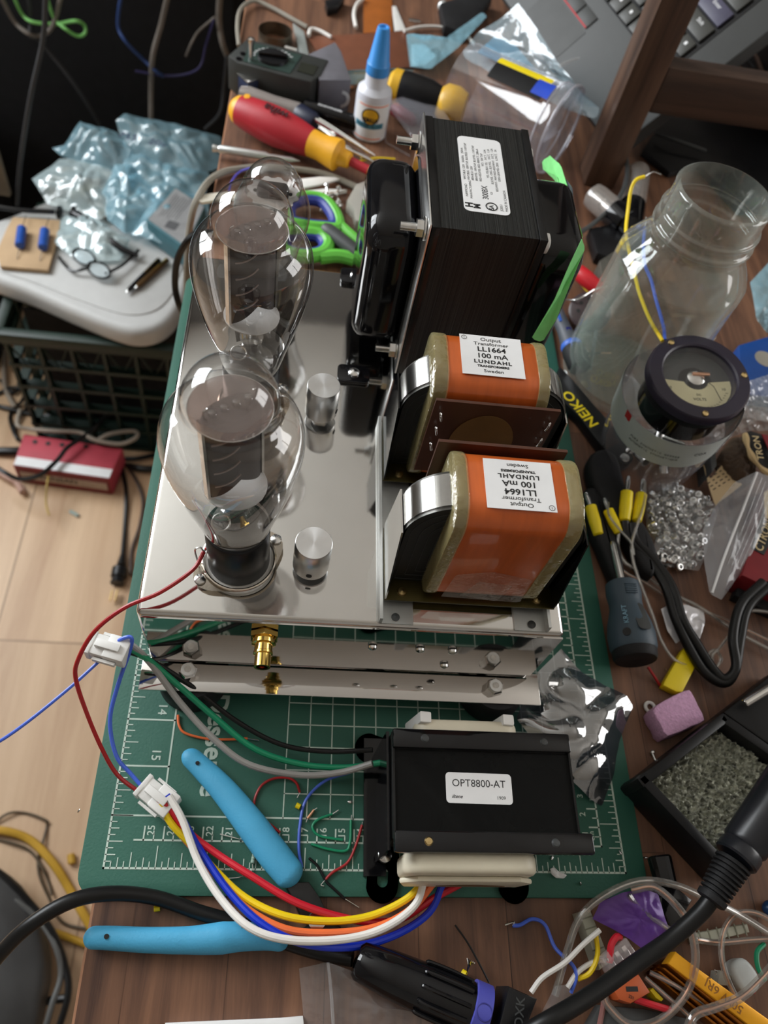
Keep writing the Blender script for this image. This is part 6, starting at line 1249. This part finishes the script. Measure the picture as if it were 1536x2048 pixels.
for (x, y, w_, a_, lb) in ((165, 375, .045, .7, 'brown component block in the silvery bag'), (205, 385, .05, .75, 'dark striped component in the silvery bag'), (225, 412, .045, .6, 'tan component nearest the front of the silvery bag')):
    p_ = at(x, y, ZL+.02); obj('component', G().box((0, 0, 0), (w_, .014, .010), TR(p_.x, p_.y, ZL+.012, a_), .002), m_cb if 'dark' not in lb else MT['grey'], None, lb, 'component')
for k, (x, y) in enumerate(((315, 320), (300, 365), (400, 335))):
    p_ = at(x, y, ZL+.02); obj('component', G().lathe([(0, 0), (.012, 0), (.012, .006), (0, .006)], TR(p_.x, p_.y, ZL+.030), 20, cap=False), M('brown_disc', rgb(120, 104, 90), .6), None, ('brown disc left of centre in the heap', 'brown disc at the front of the blue bags', 'brown disc at the right of the heap')[k], 'component')
t = th('boxed_part', (350, 430, ZL+.02), 'small box with a grey printed sticker on the front of the heap', 'box')
q4 = [(350, 372), (411, 412), (372, 498), (292, 440)]; slab('box_body', q4, ZL+.006, ZL+.044, M('box_teal', rgb(66, 110, 120), .5), parent=t); slab('sticker', [(351, 376), (408, 413), (371, 492), (296, 438)], ZL+.0442, ZL+.0448, M('sticker_grey', rgb(150, 150, 150), .6), 'grey printed sticker', parent=t, bev=0)
g = G(); A, B = at(312, 432, ZL+.045), at(350, 384, ZL+.045); d_ = B-A; n_ = Vector((d_.y, -d_.x, 0)).normalized()
for k in range(7): c = A+d_*.5+n_*(.004+.0042*k); g.box((0, 0, 0), (d_.length*(.9-.1*(k % 3)), .0008, .0002), flat(c, c+d_))
c = A+d_*-.12+n_*.030; g.box((0, 0, 0), (.018, .018, .0002), flat(c, c+d_)); obj('sticker_print', g, M('print_grey', rgb(90, 90, 92), .6), t)
t = th('eyeglasses', (180, 525, ZB), 'black framed eyeglasses with pale blue reflections on the lid', 'glasses')
for (x, y) in ((168, 514), (198, 540)):
    c = at(x, y, ZB+.012); M4 = Matrix.Translation(c) @ Euler((.5, .1, -.4)).to_matrix().to_4x4()
    rm = obj('rim', G().torus(.0175, .0022, M4, 32, 8, (1, .62)), MT['gloss'], t); obj('lens', G().lathe([(0, 0), (.0172, 0)], M4 @ Matrix.Diagonal((1, .62, 1, 1)), 28, cap=False), film('lens', (.85, .92, .95), (.62, .76, .82), .45, .03, 3), rm)  # lens film tinted pale blue
obj('temple', G().tube([at(118, 514, ZB+.003), at(132, 532, ZB+.004), at(150, 542, ZB+.006), at(185, 532, ZB+.012), at(205, 525, ZB+.014)], .0022, 8), MT['gloss'], t); obj('temple', G().tube([at(210, 548, ZB+.010), at(245, 530, ZB+.008), at(278, 500, ZB+.006)], .0022, 8), MT['gloss'], t)
for (a, b, m, lb) in (((252, 586, ZB+.004), (318, 520, ZB+.004), MT['gloss'], 'black pen on the lid, left of the brown one'), ((270, 577, ZB+.004), (335, 520, ZB+.004), M('bronze_pen', rgb(96, 72, 44), .3, .6), 'bronze pen on the lid, right of the black one')):
    L = length(a, b); t = th('pen', a, lb, 'pen'); rod('barrel', a, b, [(.0022, .004), (.0038, .010), (.0040, L)], m, parent=t); rod('pen_tip', a, b, [(.0006, 0), (.0022, .004)], MT['tin'], parent=t)
    pa, pb = at(*a), at(*b); obj('pocket_clip', G().tube([pa.lerp(pb, .55)+Vector((0, 0, .005)), pa.lerp(pb, .98)+Vector((0, 0, .005))], .0007, 6), MT['gold'], t)
t = th('test_probe', (60, 420, ZB+.02), 'black test probe with finger guard on the lid', 'probe')
obj('probe_body', G().tube([at(-30, 410, ZB+.012), at(40, 420, ZB+.012), at(110, 424, ZB+.012)], .004, 10), MT['gloss'], t)
for x in (118, 146): obj('finger_guard', G().lathe([(.004, 0), (.010, .001), (.010, .004), (.004, .005)], frame(at(x-2, 424, ZB+.012), at(x+6, 426, ZB+.012)), 18), MT['gloss'], t)
obj('probe_handle', G().tube([at(146, 426, ZB+.012), at(190, 452, ZB+.016), at(235, 492, ZB+.012), at(275, 512, ZB+.008)], lambda q: .0080-.004*q, 12), MT['gloss'], t)
# dark background
m_dk = M('shadow_black', (.006, .006, .007), .95, var=.3)  # near-black colour standing in for deep shade
cb = thing('dark_backdrop', (-.62, 1.42, FL), 'black cabinet in the shadows beyond the crate', 'cabinet')  # black backdrop added in place of the darkness under a far desk
obj('backdrop_body', G().box((-.62, 1.48, -.30), (1.22, .5, .84), None, .004), m_dk, cb); obj('backdrop_panel', G().box((-.34, 1.226, -.30), (.58, .006, .80), None, .002), m_dk, cb); obj('backdrop_panel', G().box((-.93, 1.226, -.30), (.56, .006, .80), None, .002), m_dk, cb)
lb_ = thing('dark_filler', (-.62, 1.08, FL), 'low black case left of the crate, in shadow', 'case'); obj('filler_body', G().box((-.72, 1.06, -.56), (.52, .28, .32), None, .004), m_dk, lb_); obj('filler_top', G().box((-.72, 1.06, -.39), (.53, .29, .02), None, .004), m_dk, lb_)  # low black block added to darken the floor left of the crate
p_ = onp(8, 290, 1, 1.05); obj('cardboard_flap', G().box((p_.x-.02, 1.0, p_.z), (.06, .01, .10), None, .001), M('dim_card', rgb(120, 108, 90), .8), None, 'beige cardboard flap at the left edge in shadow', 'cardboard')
def hang(pts, r, m, lb, Y=1.16, cat='cable'): obj('hanging_cable', G().tube([onp(x, y, 1, Y+.01*(i % 2)) for i, (x, y) in enumerate(pts)], r, 8), m, None, lb, cat)
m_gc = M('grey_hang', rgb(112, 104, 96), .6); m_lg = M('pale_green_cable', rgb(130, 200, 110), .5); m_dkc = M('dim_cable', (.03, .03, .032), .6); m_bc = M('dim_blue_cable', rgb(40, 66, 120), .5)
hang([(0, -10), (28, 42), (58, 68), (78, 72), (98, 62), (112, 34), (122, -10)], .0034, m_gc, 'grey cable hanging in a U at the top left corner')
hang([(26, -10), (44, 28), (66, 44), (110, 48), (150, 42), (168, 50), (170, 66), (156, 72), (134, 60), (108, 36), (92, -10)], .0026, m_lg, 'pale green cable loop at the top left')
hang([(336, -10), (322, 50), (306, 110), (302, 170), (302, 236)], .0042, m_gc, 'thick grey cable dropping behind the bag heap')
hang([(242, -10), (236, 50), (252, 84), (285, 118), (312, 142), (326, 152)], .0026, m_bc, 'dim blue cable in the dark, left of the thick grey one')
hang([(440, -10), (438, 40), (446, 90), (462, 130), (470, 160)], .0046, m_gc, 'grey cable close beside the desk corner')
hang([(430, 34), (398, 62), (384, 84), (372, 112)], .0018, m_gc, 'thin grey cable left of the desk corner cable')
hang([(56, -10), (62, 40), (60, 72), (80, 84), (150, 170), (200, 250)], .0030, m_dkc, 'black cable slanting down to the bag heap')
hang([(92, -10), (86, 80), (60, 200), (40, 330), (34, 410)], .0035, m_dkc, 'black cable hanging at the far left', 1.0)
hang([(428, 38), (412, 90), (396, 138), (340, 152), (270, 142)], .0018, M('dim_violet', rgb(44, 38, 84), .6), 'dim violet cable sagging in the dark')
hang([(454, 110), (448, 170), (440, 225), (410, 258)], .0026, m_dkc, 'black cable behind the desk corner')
# red box
m_rb = M('red_box', rgb(176, 60, 74), .6, var=.08); m_rb2 = M('deep_red_side', rgb(120, 26, 30), .6); t = th('red_carton', (130, 960, FL), 'red and white carton on the floor below the crate', 'carton')
slab('carton_body', [(48, 868), (245, 897), (218, 957), (26, 930)], FL, -.672, m_rb, parent=t, bev=.0008)
slab('white_stripe', [(34, 912), (225, 939), (218, 956), (27, 929)], -.6719, -.6712, MT['paper'], 'white printed stripe', parent=t, bev=0)
A, B = at(27, 931, -.672), at(218, 958, -.672); d_ = (B-A); n_ = Vector((d_.y, -d_.x, 0)).normalized(); FMx = flat(A, B)
obj('front_panel', G().box((d_.length/2, -.0006, -.0235), (d_.length*.98, .001, .046), FMx), m_rb2, t); obj('front_label', G().box((d_.length*.50, -.0014, -.024), (d_.length*.92, .001, .020), FMx), M('label_tan', rgb(176, 156, 140), .6), t)
g = G(); g.text('FUNSAN', .016, FMx @ Matrix.Translation((d_.length*.45, -.0022, -.022)) @ Matrix.Rotation(PI/2, 4, 'X'), .0002); obj('label_lettering', g, MT['ink'], t)
for k, x in enumerate((70, 96, 124, 172)): p_ = at(x, 884+k*3, -.672); obj('wire_hole', G().lathe([(0, .0012), (.004, .0012), (.004, 0)], TR(p_.x, p_.y, -.6722), 12, cap=False), MT['ink'], t)
def fcab(pts, r, m, lb, z=None): return wire('floor_cable', [(x, y, FL+r+(z or 0)+.004*(i % 2)) for i, (x, y) in enumerate(pts)], r, m, lb, 'cable')
m_wht = M('dim_white_cable', rgb(150, 138, 124), .6)
fcab([(-20, 808), (20, 818), (60, 828), (100, 832)], .004, MT['cable'], 'black floor cable above the red carton, left edge')
fcab([(-20, 902), (30, 902), (60, 903)], .007, MT['cable'], 'black flat floor cable left of the red carton')
fcab([(-20, 925), (10, 945), (40, 958), (80, 950), (115, 920), (135, 895), (175, 868), (215, 830), (280, 770), (330, 720)], .0038, MT['cable'], 'long black cable crossing over the red carton', .056)
fcab([(40, 820), (35, 850), (60, 858), (110, 862), (160, 865), (190, 880), (240, 888), (272, 875), (268, 862), (220, 868), (190, 884)], .0036, m_wht, 'greyish white cable looped behind the red carton', .054)
fcab([(10, 700), (8, 740), (12, 780), (30, 815)], .0045, m_wht, 'white floor cable curving at the left edge by the crate')
fcab([(0, 760), (25, 785), (50, 770), (45, 800), (20, 830), (30, 870), (45, 885)], .003, MT['cable'], 'thin black tangled cable left of the crate')
fcab([(-10, 790), (30, 775), (60, 800), (30, 850), (35, 880)], .003, MT['cable'], 'second thin black tangled cable left of the crate')
fcab([(100, 935), (94, 970), (92, 1005), (98, 1030)], .0016, M('straw_wire', rgb(176, 146, 70), .5), 'thin straw yellow wire in front of the red carton', .03)
fcab([(-20, 935), (15, 955), (35, 968), (46, 985)], .006, M('pinkish_strip', rgb(176, 140, 124), .6), 'pinkish strip on the floor left of the red carton')
fcab([(244, 935), (252, 985), (250, 1050), (245, 1112)], .0036, MT['cable'], 'black cord of the two-pin floor plug')
fcab([(252, 928), (272, 960), (286, 1000), (280, 1050), (264, 1100), (262, 1150)], .0030, M('brown_cord', rgb(60, 44, 34), .6), 'dark brown cord right of the floor plug')
fcab([(250, 918), (280, 916), (330, 905)], .004, MT['cable'], 'upper black cord running under the desk'); fcab([(256, 932), (290, 938), (330, 936)], .006, MT['cable'], 'lower thick black cord running under the desk')
t = th('mains_plug', (236, 1160, FL), 'black two-pin mains plug lying on the floor', 'plug')
rod('cord_grip', (246, 1108, FL+.010), (241, 1136, FL+.010), [(.004, 0), (.007, .02)], MT['cable'], parent=t); rod('plug_body', (241, 1134, FL+.010), (232, 1178, FL+.010), [(.009, 0), (.0125, .003), (.0125, .018), (.0095, .020), (.011, .030)], MT['black'], parent=t, n=16)
for s_ in (-5, 5): obj('pin', G().box((0, 0, 0), (.018, .0015, .006), flat(at(229+s_, 1184, FL+.010), at(226+s_, 1198, FL+.010)) @ Matrix.Translation((.006, 0, 0))), MT['brass'], t)
p_ = at(148, 1026, FL+.004); obj('clear_scrap', G().box((0, 0, 0), (.018, .006, .004), TR(p_.x, p_.y, FL+.0025, -.5), .001), M('pale_teal', rgb(150, 164, 156), .4), None, 'pale scrap of plastic on the floor under the carton', 'scrap')
m_yc = M('mustard_cable', rgb(186, 144, 44), .5, var=.05); m_tc = M('thin_brown_cord', rgb(84, 70, 52), .6)
fcab([(-30, 1662), (10, 1662), (60, 1680), (105, 1725), (140, 1780), (165, 1825), (210, 1900)], .0055, m_yc, 'mustard yellow floor cable at the lower left')
fcab([(80, 1864), (110, 1866), (150, 1880), (200, 1900)], .0045, m_yc, 'second mustard cable nearer the bottom')
fcab([(-20, 1655), (14, 1628), (50, 1626), (90, 1640), (94, 1652), (84, 1690), (76, 1720), (80, 1755), (100, 1800), (112, 1830), (136, 1850), (180, 1858)], .0018, m_tc, 'thin brown cord looping over the mustard cable')
fcab([(-10, 1678), (30, 1688), (62, 1704), (84, 1735), (96, 1760), (104, 1790)], .0018, m_tc, 'second thin brown cord along the mustard cable')
obj('yellow_stub', G().cyl(at(142, 1708, FL+.005), at(144, 1728, FL+.005), .005, n=14, bev=.001), m_yc, None, 'yellow plastic stub on the floor next to the mat corner', 'stub')
c = at(-28, 1935, FL+.05)
gb_ = G(); b = bmesh.new(); bmesh.ops.create_uvsphere(b, u_segments=40, v_segments=24, radius=1)
for v in b.verts: q = v.co; q *= 1+.04*noise.noise(q*2.5); 
gb_.merge(b, Matrix.Translation((c.x-.02, c.y, FL+.042)) @ Matrix.Rotation(.5, 4, 'Z') @ Matrix.Diagonal((.085, .125, .045, 1)))
pb_ = obj('leather_pouch', gb_, M('charcoal_leather', rgb(66, 66, 66), .5, var=.25, scale=14, bump=.3, bscale=160), None, 'charcoal leather pouch on the floor at the lower left corner', 'pouch', ang=80)
fcab([(-30, 1725), (20, 1765), (65, 1812), (105, 1865), (130, 1930), (136, 1990), (110, 2080)], .0042, MT['cable'], 'black floor cable around the leather pouch', .05)
fcab([(-30, 1780), (30, 1802), (80, 1842), (112, 1895), (122, 1950), (104, 2010), (84, 2080)], .0036, M('dim_grey_cable', rgb(84, 84, 82), .55), 'grey floor cable around the leather pouch', .052)
fcab([(20, 2080), (50, 2030), (90, 2004), (140, 1996)], .0046, MT['cable'], 'black floor cable at the bottom left edge', .03)
# ================= last small bits =================
sp0 = None
for k, (x, y, z) in enumerate(((700, 1604, 0), (1104, 1716, 0), (1240, 1705, 0), (1290, 1715, T), (158, 1622, 0), (1160, 1768, 0), (1303, 1502, T), (420, 1760, 0), (338, 1793, T), (1330, 1340, T), (1178, 748, T), (1315, 1265, T))):
    p_ = at(x, y, z); m_ = Matrix.Translation((p_.x, p_.y, z+.0006)) @ Euler((.3*k, .2*k, k)).to_matrix().to_4x4() @ Matrix.Diagonal((1.7, 1, .6, 1))
    if sp0 is None: sp0 = obj('solder_speck', G().sphere((0, 0, 0), .0009, 8), MT['tin'], None, 'tiny bright solder speck lying loose on mat or desk', 'speck', 'solder specks on the work surface', origin=(0, 0, 0)); o = sp0
    else: o = sp0.copy(); COL.objects.link(o)
    o.matrix_basis = m_
p_ = at(1528, 1818, T); obj('disc_capacitor', G().sphere((p_.x+.002, p_.y, T+.0045), .0055, 18, (1, .8, .8)), M('disc_blue', rgb(28, 66, 110), .35), None, 'dark blue disc capacitor at the right edge below the soldering stand', 'capacitor')
p_ = at(1303, 1508, T); obj('tiny_screw', G().cyl((p_.x, p_.y, T+.0012), (p_.x+.001, p_.y-.004, T+.0012), .0008, n=10).cyl((p_.x-.0003, p_.y+.001, T+.0017), (p_.x, p_.y, T+.0017), .0017, n=12), MT['tin'], None, 'tiny screw on the desk left of the soldering stand', 'screw')
obj('yellow_sleeve', G().cyl(at(1287, 1130, .004), at(1298, 1142, .004), .0026, n=14), MT['yellow'], None, 'small yellow sleeve half under the black twin cable', 'sleeve')
